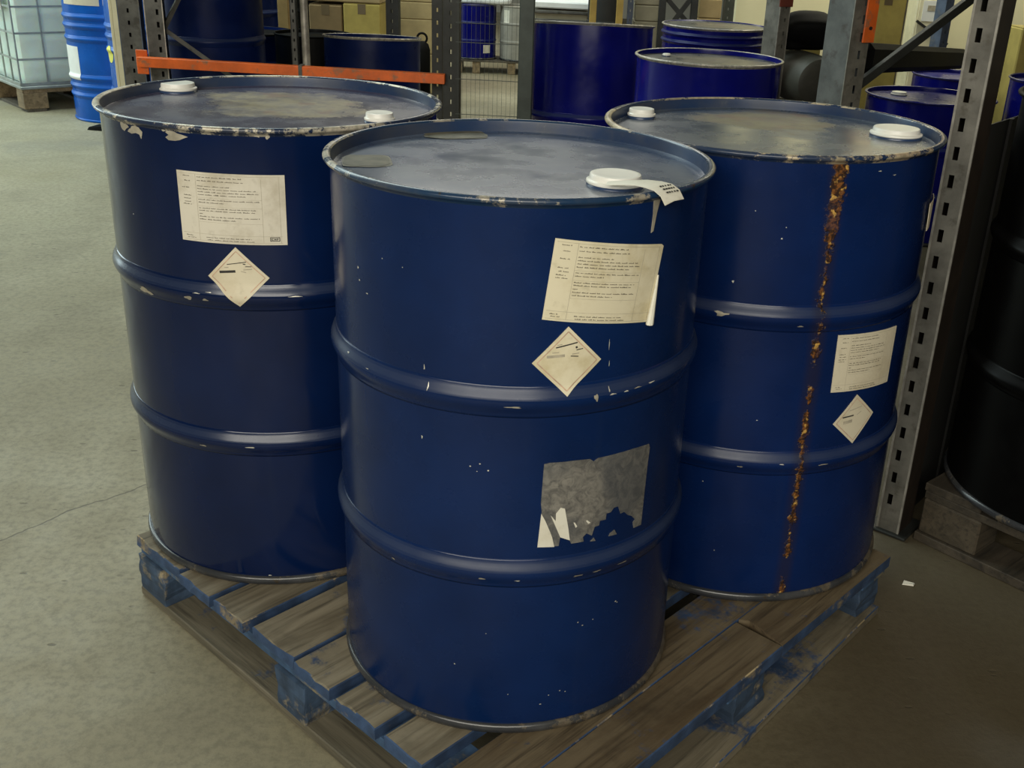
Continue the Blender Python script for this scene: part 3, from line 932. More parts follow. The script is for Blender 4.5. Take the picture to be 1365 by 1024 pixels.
# --- the left drum
SL, HL = 1.01706, 0.8307
RL = RB * SL
drum_l = drum('steel_drum', (-0.54305, 1.8972, ZP), 'navy drum at the left of the blue pallet, its lid worn brown in the middle',
              (BLUE_L, LID_L, RIM_L, CHIME), SL, HL, HO, 'blue drums on the front pallet', inner_m=INNER)
bung(drum_l, -0.2269, 0.1516, HL - 0.021, 0.0355)
bung(drum_l, 0.2003, -0.0686, HL - 0.021, 0.0265)
big_label(drum_l, D_['L_label'], RL, HL, HO, PAPER_L, rnd, logo=True)
diamond(drum_l, D_['L_dia'], RL, HL, HO, PAPER_R,
        [(D_['L_s0'][0], D_['L_s0'][1], 0.0013), (D_['L_s1'][0], D_['L_s1'][1], 0.0042), (D_['L_s5'][0], D_['L_s5'][1], 0.0016), (D_['L_s4'][0], D_['L_s4'][1], 0.0012)],
        [(D_['L_s2'][0], D_['L_s2'][1], 0.0014), (D_['L_s3'][0], D_['L_s3'][1], 0.0014), ((-92.9, 0.6055), (-91.5, 0.606), 0.0016)])
big = [c for c in CHIPS_GLINTS[1] if c[3] > 0.004]
sml = [c for c in CHIPS_GLINTS[1] if c not in big]
chips_obj('chips_and_glints', big, RL, HO, CHIPM, drum_l, rnd)
chips_obj('specks_and_glints', sml, RL, HO, CHIPW, drum_l, rnd)

# --- the right drum
SR, HR = 1.0303, 0.8255
RR_ = RB * SR
drum_r = drum('steel_drum', (0.3551, 1.9192, ZP + 0.0027), 'navy drum at the right of the blue pallet, with a rusted seam down it',
              (BLUE_R, LID_R, RIM_R, CHIME), SR, HR, HO, 'blue drums on the front pallet', inner_m=INNER)
drum_r.rotation_euler = (-0.0008, -0.0095, 0)
bung(drum_r, -0.2283, 0.1261, HR - 0.021, 0.0272)
bung(drum_r, 0.2312, 0.0241, HR - 0.021, 0.047)
big_label(drum_r, D_['R_label'], RR_, HR, HO, PAPER_R, rnd)
diamond(drum_r, D_['R_dia'], RR_, HR, HO, PAPER_R,
        [(D_['R_s0'][0], D_['R_s0'][1], 0.0026)],
        [(D_['R_s1'][0], D_['R_s1'][1], 0.0014), (D_['R_s2'][0], D_['R_s2'][1], 0.0014), ((-62.5, 0.356), (-58.5, 0.357), 0.006)])
mesh_obj('side_sticker', wrap_poly([(-28.5, 0.722), (-12, 0.722), (-12, 0.672), (-27, 0.672)], RR_, HR, HO, 0.004), PAPER_R, drum_r)
big = [c for c in CHIPS_GLINTS[2] if c[2] * 5 * c[3] * 1000 > 30]
sml = [c for c in CHIPS_GLINTS[2] if c not in big]
chips_obj('chips_and_glints', big, RR_, HO, CHIPM, drum_r, rnd)
chips_obj('specks_and_glints', sml, RR_, HO, CHIPW, drum_r, rnd)

# ------------------------------------------------------------------ the front pallet
AP = math.atan2(-0.66, 0.751)
pallet = thing('wooden_pallet', (-0.827, 1.751, 0), AP, 'blue-painted wooden pallet carrying the three navy drums, its deck boards worn bare', 'pallet')


def rough_board(name, x0, x1, y0, y1, z0, z1, mats, parent, rnd, jag=0.004, cuts=5, top_index=0, side_index=1):
    """board along y: worn top, painted sides, ends nibbled; its own object at its own centre"""
    bm = bmesh.new()
    cx, cy, cz = (x0 + x1) / 2, (y0 + y1) / 2, (z0 + z1) / 2
    add_box(bm, x0 - cx, x1 - cx, y0 - cy, y1 - cy, z0 - cz, z1 - cz)
    ends = [e for e in bm.edges if abs(e.verts[0].co.x - e.verts[1].co.x) > 1e-4]
    bmesh.ops.subdivide_edges(bm, edges=ends, cuts=cuts, use_grid_fill=True)
    for v in bm.verts:
        top = v.co.z > 0
        if abs(abs(v.co.y) - (y1 - y0) / 2) < 1e-5:
            v.co.y -= math.copysign(rnd.uniform(0, jag * (1.0 if top else 0.4)), v.co.y)
            if top:
                v.co.z -= rnd.uniform(0, jag * 0.35)
    top_e = [e for e in bm.edges if all(v.co.z > 0 for v in e.verts) and len(e.link_faces) == 2 and e.calc_face_angle(0) > 0.6]
    bmesh.ops.bevel(bm, geom=top_e, offset=0.0018, segments=1, affect='EDGES')
    bmesh.ops.recalc_face_normals(bm, faces=bm.faces)
    bm.normal_update()
    for f in bm.faces:
        f.material_index = top_index if f.normal.z > 0.85 else (side_index if f.normal.z < 0.3 else 2)
    return mesh_obj(name, bm, mats, parent, False, (cx, cy, cz))


rp = random.Random(5)
PM = [WOOD_TOP, WOOD_BLUE, WOOD_EDGE]
PMB = [WOOD_BR, WOOD_BLUE, WOOD_EDGE]
T1 = 1.034
for a, b, o, hi in ((0.0, 0.165, 0.0, 0.0), (0.176, 0.28, -0.006, 0), (0.291, 0.386, -0.004, 0.0), (0.405, 0.526, 0.003, 0),
                    (0.533, 0.632, -0.002, 0), (0.654, 0.752, -0.004, 0), (0.772, 0.860, -0.003, 0), (0.893, 0.9865, 0.0, 0)):
    m = PMB if a > 0.88 else PM
    rough_board('deck_board', a, b, o, T1 + rp.uniform(-0.004, 0.004), 0.118, 0.14 + hi, m, pallet, rp)
rough_board('deck_board', 0.9875, 1.085, -0.002, 0.625, 0.116, 0.1402, PMB, pallet, rp, 0.0)
# the second piece starts in a slanting split, open towards the middle of the deck
pts = [(0.9875, 0.634), (1.004, 0.645), (1.03, 0.640), (1.0845, 0.6265), (1.0845, T1), (0.9875, T1)]
ox, oy = 1.036, 0.83
bm = bmesh.new()
lo = [bm.verts.new((x - ox, y - oy, -0.012)) for x, y in pts]
hi = [bm.verts.new((x - ox, y - oy, 0.012)) for x, y in pts]
bm.faces.new(hi)
bm.faces.new(lo[::-1])
for k in range(6):
    f = bm.faces.new((lo[k], lo[(k + 1) % 6], hi[(k + 1) % 6], hi[k]))
    f.material_index = 1 if k in (3, 4) else 0
mesh_obj('deck_board', bm, [WOOD_BR, WOOD_BLUE], pallet, False, (ox, oy, 0.128))


def cross_board(name, x0, x1, y0, y1, z0, z1, mat, rnd):
    bm = box_bm(x0 - (x0 + x1) / 2, x1 - (x0 + x1) / 2, y0 - (y0 + y1) / 2, y1 - (y0 + y1) / 2, z0 - (z0 + z1) / 2, z1 - (z0 + z1) / 2, 0.002)
    return mesh_obj(name, bm, mat, pallet, False, ((x0 + x1) / 2, (y0 + y1) / 2, (z0 + z1) / 2))


WB_X = wood('pallet_blue_crosswise', (0.13, 0.11, 0.07), (0.22, 0.19, 0.12), 0.9, axis=0, bluecol=(0.04, 0.085, 0.165))
WBASE_X = wood('pallet_base_crosswise', (0.085, 0.075, 0.05), (0.17, 0.15, 0.105), 0.25, axis=0)
for y0, y1 in ((0.006, 0.098), (0.47, 0.565), (0.936, 1.03)):
    cross_board('stringer_board', 0.004, 1.08, y0, y1, 0.100, 0.1175, WB_X, rp)
for x0, x1 in ((0.0, 0.098), (0.476, 0.562), (0.975, 1.068)):
    for y0, y1 in ((0.0, 0.09), (0.516, 0.612), (0.955, 1.036)):
        bm = box_bm(-(x1 - x0) / 2, (x1 - x0) / 2, -(y1 - y0) / 2, (y1 - y0) / 2, -0.0385, 0.0385)
        bmesh.ops.subdivide_edges(bm, edges=[e for e in bm.edges if abs(e.verts[0].co.z - e.verts[1].co.z) > 0.01], cuts=5)
        for v in bm.verts:
            v.co.x += rp.uniform(-0.002, 0.002)
            v.co.y += rp.uniform(-0.002, 0.002)
        bmesh.ops.bevel(bm, geom=[e for e in bm.edges if abs(e.verts[0].co.z - e.verts[1].co.z) > 0.005], offset=0.002, segments=1, affect='EDGES')
        mesh_obj('block', bm, WOOD_BLUEX, pallet, False, ((x0 + x1) / 2, (y0 + y1) / 2, 0.0605))
for y0, y1 in ((0.0, 0.105), (0.50, 0.60), (0.935, 1.04)):
    cross_board('base_board', -0.004, 0.98, y0, y1, 0.002, 0.0215, WBASE_X, rp)
rough_board('base_board', -0.002, 0.1, 0.106, 0.499, 0.002, 0.0215, [WOOD_BASE, WOOD_BASE, WOOD_EDGE], pallet, rp)
rough_board('base_board', -0.002, 0.1, 0.601, 0.934, 0.002, 0.0215, [WOOD_BASE, WOOD_BASE, WOOD_EDGE], pallet, rp)
ob = rough_board('base_board', 0.995, 1.1, -0.03, 1.03, 0.002, 0.0215, [WOOD_BASE, WOOD_BASE, WOOD_EDGE], pallet, rp)
ob.rotation_euler = (0, 0, 0.035)


# ------------------------------------------------------------------ racking
def perforated(name, w, d, H, pitch, z0, hw, hh, u, mats, parent, loc, rz, th=0.003, closed=False):
    """open steel upright: slotted face in the local x-z plane at y=0, flanges going back in +y"""
    face_m, side_m, edge_m = mats
    zs = []
    z = z0
    while z - pitch > 0.05:
        z -= pitch
    while z < H - 0.03:
        zs.append(z)
        z += pitch
    bm = bmesh.new()
    xl, xr = u - hw / 2, u + hw / 2
    add_box(bm, 0.004, xl, 0, th, 0, H)
    add_box(bm, xr, w - 0.004, 0, th, 0, H)
    prev = 0.0
    for z in zs:
        add_box(bm, xl, xr, 0, th, prev, z - hh / 2)
        prev = z + hh / 2
    add_box(bm, xl, xr, 0, th, prev, H)
    # rounded bends
    add_box(bm, 0, 0.0045, -0.0012, th + 0.002, 0, H, 2)
    add_box(bm, w - 0.0045, w, -0.0012, th + 0.002, 0, H, 2)
    if closed:
        add_box(bm, w * 0.3, w * 0.7, d - th, d, 0, H, 1)
    # flanges
    add_box(bm, 0, th, th, d, 0, H, 1)
    add_box(bm, w - th, w, th, d, 0, H, 1)
    add_box(bm, th, w * 0.3, d - th, d, 0, H, 1)
    add_box(bm, w * 0.7, w - th, d - th, d, 0, H, 1)
    o = mesh_obj(name, bm, [face_m, side_m, edge_m], parent, False, loc)
    o.rotation_euler = (0, 0, rz)
    return o


# right-hand bay, the slotted upright beside the pallet
A4 = math.atan2(-0.618, 0.786)
rack_r = thing('pallet_rack', (0.748, 2.153, 0), A4, 'grey slotted rack upright beside the rust-streaked drum, its inner side brown', 'rack')
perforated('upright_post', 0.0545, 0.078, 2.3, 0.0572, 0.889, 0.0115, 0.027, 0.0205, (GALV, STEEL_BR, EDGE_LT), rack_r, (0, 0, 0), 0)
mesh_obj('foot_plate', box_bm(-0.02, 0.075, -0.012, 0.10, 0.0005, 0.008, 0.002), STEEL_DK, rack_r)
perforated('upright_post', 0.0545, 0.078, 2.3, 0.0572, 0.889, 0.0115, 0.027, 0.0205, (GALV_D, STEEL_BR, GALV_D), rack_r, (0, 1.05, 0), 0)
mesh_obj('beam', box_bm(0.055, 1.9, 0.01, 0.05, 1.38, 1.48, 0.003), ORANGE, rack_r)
mesh_obj('shading_shelf', box_bm(0.055, 1.9, 0.05, 1.05, 1.46, 1.48), STEEL_DK, rack_r)  # unseen shelf added overhead to shade the right-hand bay
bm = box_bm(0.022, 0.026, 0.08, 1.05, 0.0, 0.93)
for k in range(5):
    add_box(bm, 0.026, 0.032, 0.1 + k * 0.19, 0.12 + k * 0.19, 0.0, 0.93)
mesh_obj('shade_sheet', bm, SHADE, rack_r)  # dark ribbed sheet added in place of the bay's shade
for z_ in (1.5,):
    mesh_obj('frame_brace', bar_bm((0.03, 0.06, 1.5), (0.03, 1.06, 2.1), 0.03, 0.03), STEEL_DK, rack_r)

# black drum on its dark pallet inside that bay
AQ = math.radians(-47)
dpal = thing('wooden_pallet', (0.828, 2.118, 0), AQ, 'dark wooden pallet in the shadowed bay under the black drum', 'pallet')
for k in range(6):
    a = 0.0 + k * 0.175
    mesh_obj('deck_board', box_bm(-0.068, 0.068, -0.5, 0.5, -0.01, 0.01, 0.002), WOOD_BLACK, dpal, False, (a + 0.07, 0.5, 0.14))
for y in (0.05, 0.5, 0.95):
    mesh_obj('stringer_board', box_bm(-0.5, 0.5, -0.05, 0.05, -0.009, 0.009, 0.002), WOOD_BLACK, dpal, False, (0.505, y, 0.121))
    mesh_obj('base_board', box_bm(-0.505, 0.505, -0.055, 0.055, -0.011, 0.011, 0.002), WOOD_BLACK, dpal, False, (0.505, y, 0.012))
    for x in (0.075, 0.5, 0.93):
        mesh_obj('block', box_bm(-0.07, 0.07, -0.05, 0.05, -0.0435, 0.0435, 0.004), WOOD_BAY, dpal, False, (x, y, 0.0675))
drum('steel_drum', (1.185, 2.12, 0.151), 'glossy black drum standing on a dark pallet at the right edge', (BLACK_D, BLACK_D, BLACK_D, CHIME), 1.05, 0.86, (0.57, 0.30))

# blue drums further back on the right
dr = drum('steel_drum', (1.605, 4.96, 0), 'royal blue drum with a white cap, behind the slotted rack upright', (BLUE_ROYAL, LID_B, RIM_B, CHIME), 1.0, 0.64, (0.43, 0.22), 'royal blue drums at the back right', seg=64)
bung(dr, -0.12, 0.085, 0.619, 0.038)
dr2 = drum('steel_drum', (2.15, 6.2, 0), 'second royal blue drum, behind the white-capped one', (BLUE_ROYAL, LID_B, RIM_B, CHIME), 0.9, 0.60, (0.42, 0.22), 'royal blue drums at the back right', seg=64)
drum('steel_drum', (2.20, 4.9, 0), 'royal blue drum glimpsed at the right edge past the slotted upright', (BLUE_ROYAL, LID_B, RIM_B, CHIME), 0.9, 0.74, (0.5, 0.26), 'royal blue drums at the back right', seg=64)


def carton(name, x, y, z, w, d, h, mat, label, rz=0.0, group=None, cat='box', seam=True):
    t = thing(name, (x, y, z), rz, label, cat, group)
    mesh_obj('carton_body', box_bm(-w / 2, w / 2, -d / 2, d / 2, 0, h, 0.006), mat, t)
    if seam:
        mesh_obj('packing_tape', box_bm(-0.025, 0.025, -d / 2 - 0.001, d / 2 + 0.001, h - 0.06, h + 0.001), TAPE, t)
        mesh_obj('top_flap', box_bm(-w / 2 + 0.004, w / 2 - 0.004, -d / 2 + 0.004, -0.003, h, h + 0.004), mat, t)
        mesh_obj('top_flap', box_bm(-w / 2 + 0.004, w / 2 - 0.004, 0.003, d / 2 - 0.004, h, h + 0.004), mat, t)
    return t


# royal blue and grey drums behind the pallet
AT = math.radians(5.0)
bigd = drum('steel_drum', (0.049, 5.45, 0.027), 'tall royal blue drum leaning back, just right of the dark fence post',
            (BLUE_ROYAL, LID_G, RIM_M, CHIME), 1.06, 0.81, (0.36, 0.16), 'royal blue drums behind the pallet', seg=72)
bigd.rotation_euler = (-AT, 0, 0)
ring_d = drum('steel_drum', (0.72, 6.05, 0), 'royal blue drum with two shiny beads, behind the bare-lidded navy drum', (BLUE_ROYAL, LID_G, RIM_M, CHIME), 1.0, 0.815,
              (0.770, 0.730, 0.45), 'royal blue drums behind the pallet', seg=72, amp=0.011, hw=0.013, lid_drop=0.006)
gd = drum('steel_drum', (0.50, 4.30, 0), 'navy drum with a bare grey lid and a bright worn rim', (BLUE_ROYAL, LID_G, RIM_M, CHIME), 1.0, 0.83, (0.556, 0.288),
          'royal blue drums behind the pallet', seg=72)
bung(gd, -0.16, 0.10, 0.81, 0.017, 0.011)

# back-to-back uprights behind the rusted drum
A3 = math.radians(30)
rack_m = thing('pallet_rack', (0.896, 3.70, 0), A3, 'grey rack frame behind the rust-streaked drum, an orange beam end hooked on it', 'rack')
perforated('upright_post', 0.085, 0.125, 2.4, 0.0572, 0.86, 0.012, 0.028, 0.05, (GALV, STEEL_GREY, GALV), rack_m, (0, 0, 0), 0)
perforated('upright_post', 0.085, 0.125, 2.4, 0.0572, 0.86, 0.012, 0.028, 0.05, (GALV_D, GALV_D, GALV_D), rack_m, (1.25, -0.1, 0), 0)
bm = box_bm(0.048, 0.10, -0.010, -0.004, 0.958, 1.25, 0.0015)
pl = mesh_obj('connector_plate', bm, ORANGE, rack_m)
mesh_obj('locking_pin', lathe_bm([(0.006, -0.008), (0.006, 0.004)], 12, True, True), STEEL_DK, pl, False, (0.074, -0.010, 1.005)).rotation_euler = (PI / 2, 0, 0)
mesh_obj('beam', box_bm(0.05, 0.084, -0.45, -0.012, 1.14, 1.24, 0.003), ORANGE, rack_m)
mesh_obj('frame_brace', bar_bm((0.075, 0.03, 0.80), (1.27, -0.06, 1.58), 0.024, 0.03, 0.002), STEEL_DK, rack_m)
beam2 = mesh_obj('steel_pipe', bar_bm((0.985, 3.86, 0.895), (2.08, 6.05, 0.70), 0.075, 0.105, 0.02), BLACKP)
tag(beam2, 'thick black pipe running back from the grey rack frame above the blue drums', 'pipe')

rack_p2 = thing('pallet_rack', (0.878, 5.0, 0), A3, 'pale galvanised rack upright behind the bare-lidded navy drum', 'rack')
perforated('upright_post', 0.06, 0.10, 2.4, 0.0572, 0.87, 0.009, 0.016, 0.036, (GALV, GALV, EDGE_LT), rack_p2, (0, 0, 0), 0)
mesh_obj('red_clip', box_bm(-0.01, 0.066, -0.008, -0.002, 0.985, 1.02, 0.001), simple('clip_red', (0.16, 0.035, 0.02), 0.5), rack_p2)

# dark bundle between the two uprights
crate = thing('wooden_crate', (1.12, 5.14, 0), math.radians(4), 'low wooden crate under the dark tarpaulin bundle', 'crate')
for k in range(4):
    mesh_obj('side_slat', box_bm(-0.155, 0.155, -0.012, 0.012, -0.055, 0.055, 0.002), WOOD_DARK, crate, False, (0, -0.17, 0.07 + k * 0.13))
    mesh_obj('side_slat', box_bm(-0.155, 0.155, -0.012, 0.012, -0.055, 0.055, 0.002), WOOD_DARK, crate, False, (0, 0.17, 0.07 + k * 0.13))
mesh_obj('crate_top', box_bm(-0.16, 0.16, -0.19, 0.19, 0.535, 0.55), WOOD_DARK, crate)
barrel = thing('plastic_barrel', (1.035, 5.1, 0.671), 0, 'small olive-grey plastic barrel lying on the crate, its round end facing out', 'barrel')
pr = [(0.001, -0.20), (0.085, -0.20), (0.105, -0.19), (0.114, -0.165), (0.118, -0.05), (0.118, 0.05), (0.114, 0.165), (0.105, 0.19), (0.085, 0.2), (0.001, 0.2)]
b_ = mesh_obj('body', lathe_bm(pr, 40), OLIVE, barrel, True)
b_.rotation_euler = (PI / 2, 0, 0.25)
b_ = mesh_obj('end_ring', lathe_bm(torus_prof(0.088, -0.2, 0.006), 40), OLIVE, barrel, True)
b_.rotation_euler = (PI / 2, 0, 0.25)


def blob(name, loc, sx, sy, sz, mat, seed, label, cat, amp=0.12, flat=0.0, sub=4):
    r0 = random.Random(seed)
    bm = bmesh.new()
    bmesh.ops.create_icosphere(bm, subdivisions=sub, radius=1.0)
    ph = [(Vector((r0.uniform(-3, 3), r0.uniform(-3, 3), r0.uniform(-3, 3))), r0.uniform(0, 6)) for _ in range(7)]
    for v in bm.verts:
        n = v.co.normalized()
        k = 1 + amp * sum(math.sin(n.dot(p) * 1.6 + q) for p, q in ph) / 3
        c = Vector((abs(n.x) ** 0.7 * math.copysign(1, n.x), abs(n.y) ** 0.7 * math.copysign(1, n.y), abs(n.z) ** 0.75 * math.copysign(1, n.z)))
        v.co = Vector((c.x * sx, c.y * sy, c.z * sz)) * k
        if v.co.z < -sz * (1 - flat):
            v.co.z = -sz * (1 - flat)
    o = mesh_obj(name, bm, mat, None, 'all', loc)
    return tag(o, label, cat)


blob('tarpaulin_bundle', (1.045, 5.2, 0.868), 0.15, 0.16, 0.085, BLACKP, 3, 'black tarpaulin bundle heaped on the olive barrel', 'bundle', 0.14)
carton('cardboard_box', 1.22, 6.2, 0, 0.2, 0.22, 0.80, CARD_Y, 'tall narrow tan carton behind the black tarpaulin bundle')

# rear bay against the cream wall
carton('cardboard_box', 1.84, 6.9, 0, 0.22, 0.25, 0.98, CARD_Y, 'mustard carton standing behind the orange beam end')
carton('cardboard_box', 2.175, 5.45, 0, 0.12, 0.2, 0.92, CARD_Y, 'mustard carton at the right edge above the last blue drum')
for x, y, m, lb in ((1.99, 7.05, GALV, 'pale steel post left of the cream cabinet at the back wall'),
                    (2.10, 6.5, STEEL_BLUE, 'blue-grey steel post right of the cream cabinet at the back wall')):
    p = thing('steel_post', (x, y, 0), 0.6, lb, 'post')
    perforated('upright_post', 0.07, 0.07, 2.2, 0.0572, 0.8, 0.009, 0.016, 0.035, (m, m, m), p, (0, 0, 0), 0)
    mesh_obj('foot_plate', box_bm(-0.02, 0.09, -0.02, 0.09, 0.0005, 0.008), STEEL_DK, p)
cab = thing('cabinet', (2.30, 7.5, 0), 0, 'cream metal cabinet with a white notice, against the back wall', 'cabinet')
mesh_obj('cabinet_body', box_bm(-0.10, 0.10, -0.1, 0.1, 0, 1.3, 0.008), CREAM_P, cab)
mesh_obj('door_panel', box_bm(-0.085, 0.085, -0.108, -0.1, 0.08, 1.24, 0.003), CREAM_P, cab)
nt = mesh_obj('notice', box_bm(-0.06, 0.055, -0.112, -0.108, 0.80, 0.93), WHITE, cab)
mesh_obj('notice_emblem', box_bm(-0.03, 0.02, -0.1135, -0.112, 0.865, 0.9, 0.0), PRINT_M, nt)
mesh_obj('conduit', bar_bm((-0.09, -0.115, 0.80), (0.14, -0.115, 0.66), 0.016, 0.016), STEEL_DK, cab)

# things behind the tall drum
tote2 = thing('tote', (-0.155, 7.7, 0), 0, 'grey ribbed tote with a pale lid behind the tall royal blue drum', 'tote')
mesh_obj('body', box_bm(-0.185, 0.185, -0.2, 0.2, 0, 0.745, 0.012), CARD_G, tote2)
for z in (0.62, 0.68, 0.735):
    mesh_obj('rib', box_bm(-0.195, 0.195, -0.21, 0.21, z - 0.012, z + 0.008, 0.004), GALV_D, tote2)
mesh_obj('lid', box_bm(-0.19, 0.19, -0.205, 0.205, 0.755, 0.80, 0.008), WRAP, tote2)
for x, lb in ((0.055, 'left of the two mustard timber posts behind the tall royal blue drum'), (0.222, 'right of the two mustard timber posts behind the tall royal blue drum')):
    p = thing('timber_post', (x, 7.0, 0), 0, lb, 'post')
    mesh_obj('post_shaft', box_bm(-0.021, 0.021, -0.03, 0.03, 0, 1.6, 0.003), simple('mustard_timber', (0.46, 0.31, 0.075), 0.7, 0, 0.15, 8), p)
    mesh_obj('base_block', box_bm(-0.04, 0.04, -0.05, 0.05, 0, 0.05, 0.004), WOOD_RAW, p)
dk = thing('void_filler', (0.139, 7.35, 0), 0, 'added black drum standing in for the dark void between the two mustard posts', 'drum')  # black drum shape added as the dark void between the posts
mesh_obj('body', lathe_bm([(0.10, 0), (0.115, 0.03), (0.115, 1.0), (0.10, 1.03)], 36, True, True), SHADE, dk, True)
for z in (0.35, 0.7):
    mesh_obj('ring', lathe_bm(torus_prof(0.115, z, 0.008), 36), SHADE, dk, True)
p = thing('steel_post', (0.272, 7.0, 0), 0, 'grey steel post beside the right mustard timber post', 'post')
perforated('upright_post', 0.035, 0.05, 2.0, 0.0572, 0.8, 0.006, 0.014, 0.018, (STEEL_BLUE, STEEL_BLUE, STEEL_BLUE), p, (0, 0, 0), 0)
mesh_obj('foot_plate', box_bm(-0.004, 0.055, -0.02, 0.07, 0.0005, 0.008), STEEL_DK, p)
cz = 0.0
for k, h in enumerate((0.24, 0.24, 0.235, 0.10, 0.2)):
    carton('cardboard_box', 0.415 + 0.004 * (k % 2), 7.45, cz, 0.165, 0.3, h, CARD_G,
           ('lowest', 'second', 'third', 'thin fourth', 'topmost')[k] + ' grey carton of the slim stack behind the tall royal blue drum', 0, 'grey cartons behind the tall drum', seam=False)
    cz += h + 0.001
cz = 0.0
for k, h in enumerate((0.3, 0.3, 0.15, 0.12, 0.2)):
    carton('cardboard_box', 0.83, 7.5, cz, 0.15, 0.3, h, CARD,
           ('lowest', 'second', 'third', 'thin fourth', 'topmost')[k] + ' tan carton of the stack in front of the cream wall end', 0, 'tan cartons near the cream wall', seam=False)
    cz += h + 0.001
p = thing('steel_post', (0.955, 7.62, 0), 0, 'grey-green steel post at the end of the cream wall', 'post')
perforated('upright_post', 0.07, 0.07, 2.2, 0.0572, 0.8, 0.008, 0.016, 0.03, (STEEL_GREEN, STEEL_GREEN, GALV_D), p, (0, 0, 0), 0)
mesh_obj('foot_plate', box_bm(-0.02, 0.09, -0.02, 0.09, 0.0005, 0.008), STEEL_DK, p)
# dark braced frame
fr = thing('braced_frame', (0.50, 7.15, 0), 0, 'black braced steel frame between the grey and the tan carton stacks', 'frame')
for x in (0.0, 0.205):
    mesh_obj('frame_post', box_bm(x - 0.022, x + 0.022, -0.03, 0.03, 0, 1.5, 0.003), STEEL_DK, fr)
mesh_obj('frame_brace', bar_bm((0.0, 0, 0.62), (0.205, 0, 0.92), 0.03, 0.03), STEEL_DK, fr)
mesh_obj('frame_brace', bar_bm((0.0, 0.02, 0.9), (0.205, 0.02, 0.7), 0.03, 0.03), STEEL_DK, fr)
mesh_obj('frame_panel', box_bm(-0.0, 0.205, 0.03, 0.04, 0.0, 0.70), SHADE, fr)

# ------------------------------------------------------------------ wire fence and its post
fence = thing('wire_fence', (-0.575, 5.0, 0), 0, 'wire mesh fence panel between the left rack and the dark post, floor visible through it', 'fence')
mesh_obj('fence_post', box_bm(0.285, 0.352, -0.03, 0.03, 0, 1.6, 0.004), STEEL_GREEN, fence)
mesh_obj('post_cap', box_bm(0.28, 0.357, -0.035, 0.035, 1.6, 1.612, 0.003), STEEL_DK, fence)
mesh_obj('foot_plate', box_bm(0.26, 0.377, -0.06, 0.06, 0.0005, 0.008), STEEL_DK, fence)
bm0 = box_bm(-0.0006, 0.0006, -0.0006, 0.0006, 0, 1.5)
w0 = None
for k in range(14):
    x = 0.005 + k * 0.0205
    if w0 is None:
        w0 = mesh_obj('mesh_wire', bm0, STEEL_GREEN, fence, False, (x, 0, 0.02))
    else:
        c = w0.copy()
        COL.objects.link(c)
        c.location = (x, 0, 0.02)
h0 = None
for z in (0.06, 0.25, 0.44, 0.60, 0.764, 0.849, 0.936, 1.1, 1.4):
    if h0 is None:
        h0 = mesh_obj('mesh_wire', box_bm(-0.005, 0.29, -0.0014, 0.0014, -0.0014, 0.0014), STEEL_GREEN, fence, False, (0, -0.002, z))
    else:
        c = h0.copy()
        COL.objects.link(c)
        c.location = (0, -0.002, z)

# ------------------------------------------------------------------ left racking
rack_l = thing('pallet_rack', (-2.06, 5.2, 0), 0, 'dark rack with a thin orange tie beam, behind the left drum', 'rack')
perforated('upright_post', 0.085, 0.09, 2.2, 0.0572, 0.695, 0.012, 0.026, 0.058, (GALV_D, STEEL_DK, EDGE_LT), rack_l, (-0.02, 0, 0), 0.25, closed=True)  # lit edges put into the paler colour of the edge strips
perforated('upright_post', 0.06, 0.09, 2.2, 0.0572, 0.695, 0.012, 0.026, 0.03, (STEEL_DK, STEEL_DK, STEEL_DK), rack_l, (0.09, 1.0, 0), 0)
mesh_obj('frame_brace', bar_bm((0.04, 0.08, 0.735), (0.22, 0.24, 1.12), 0.016, 0.02), GALV_D, rack_l)
mesh_obj('frame_brace', bar_bm((0.04, 0.08, 0.725), (0.46, 0.24, 0.38), 0.016, 0.02), GALV_D, rack_l)
tb = mesh_obj('tie_beam', bar_bm((-0.012, -0.15, 0.600), (1.425, -0.15, 0.590), 0.045, 0.044, 0.002), ORANGE, rack_l)
mesh_obj('beam_clip', box_bm(0.744, 0.761, -0.176, -0.12, 0.569, 0.622), GALV_D, tb)
mesh_obj('connector_plate', box_bm(-0.03, 0.024, -0.127, -0.119, 0.54, 0.65, 0.002), ORANGE, rack_l)
perforated('upright_post', 0.05, 0.06, 2.2, 0.0572, 0.71, 0.009, 0.018, 0.026, (STEEL_DK, STEEL_DK, STEEL_DK), rack_l, (1.34, 0.02, 0), 0)
perforated('upright_post', 0.075, 0.09, 2.2, 0.0572, 0.71, 0.010, 0.02, 0.035, (STEEL_DK, STEEL_DK, STEEL_DK), rack_l, (1.412, -0.12, 0), 0)
mesh_obj('shading_shelf', box_bm(-0.1, 1.48, -0.16, 1.15, 1.36, 1.38), STEEL_DK, rack_l)  # unseen deck added above to darken the left rack
bp = thing('steel_post', (-2.285, 5.38, 0), 0.2, 'worn blue-grey steel post between the cream guard and the left rack', 'post')
perforated('upright_post', 0.105, 0.09, 2.2, 0.0572, 0.68, 0.01, 0.02, 0.05, (GALV_D, STEEL_DK, STEEL_BLUE), bp, (0, 0, 0), 0, closed=True)
mesh_obj('foot_plate', box_bm(-0.02, 0.10, -0.02, 0.11, 0.0005, 0.008), STEEL_DK, bp)
cg = thing('post_guard', (-2.418, 5.6, 0), 0, 'cream upright guard strip at the left end of the rack', 'post guard')
mesh_obj('guard_face', box_bm(0.016, 0.066, -0.006, 0.004, 0, 1.5, 0.002), CREAM_P, cg)
mesh_obj('guard_flange', box_bm(0.0, 0.015, -0.006, 0.06, 0, 1.5, 0.002), CREAM_P, cg)
gp_ = thing('steel_post', (-1.378, 5.33, 0), 0, 'bright galvanised post behind the middle of the orange tie beam', 'post')
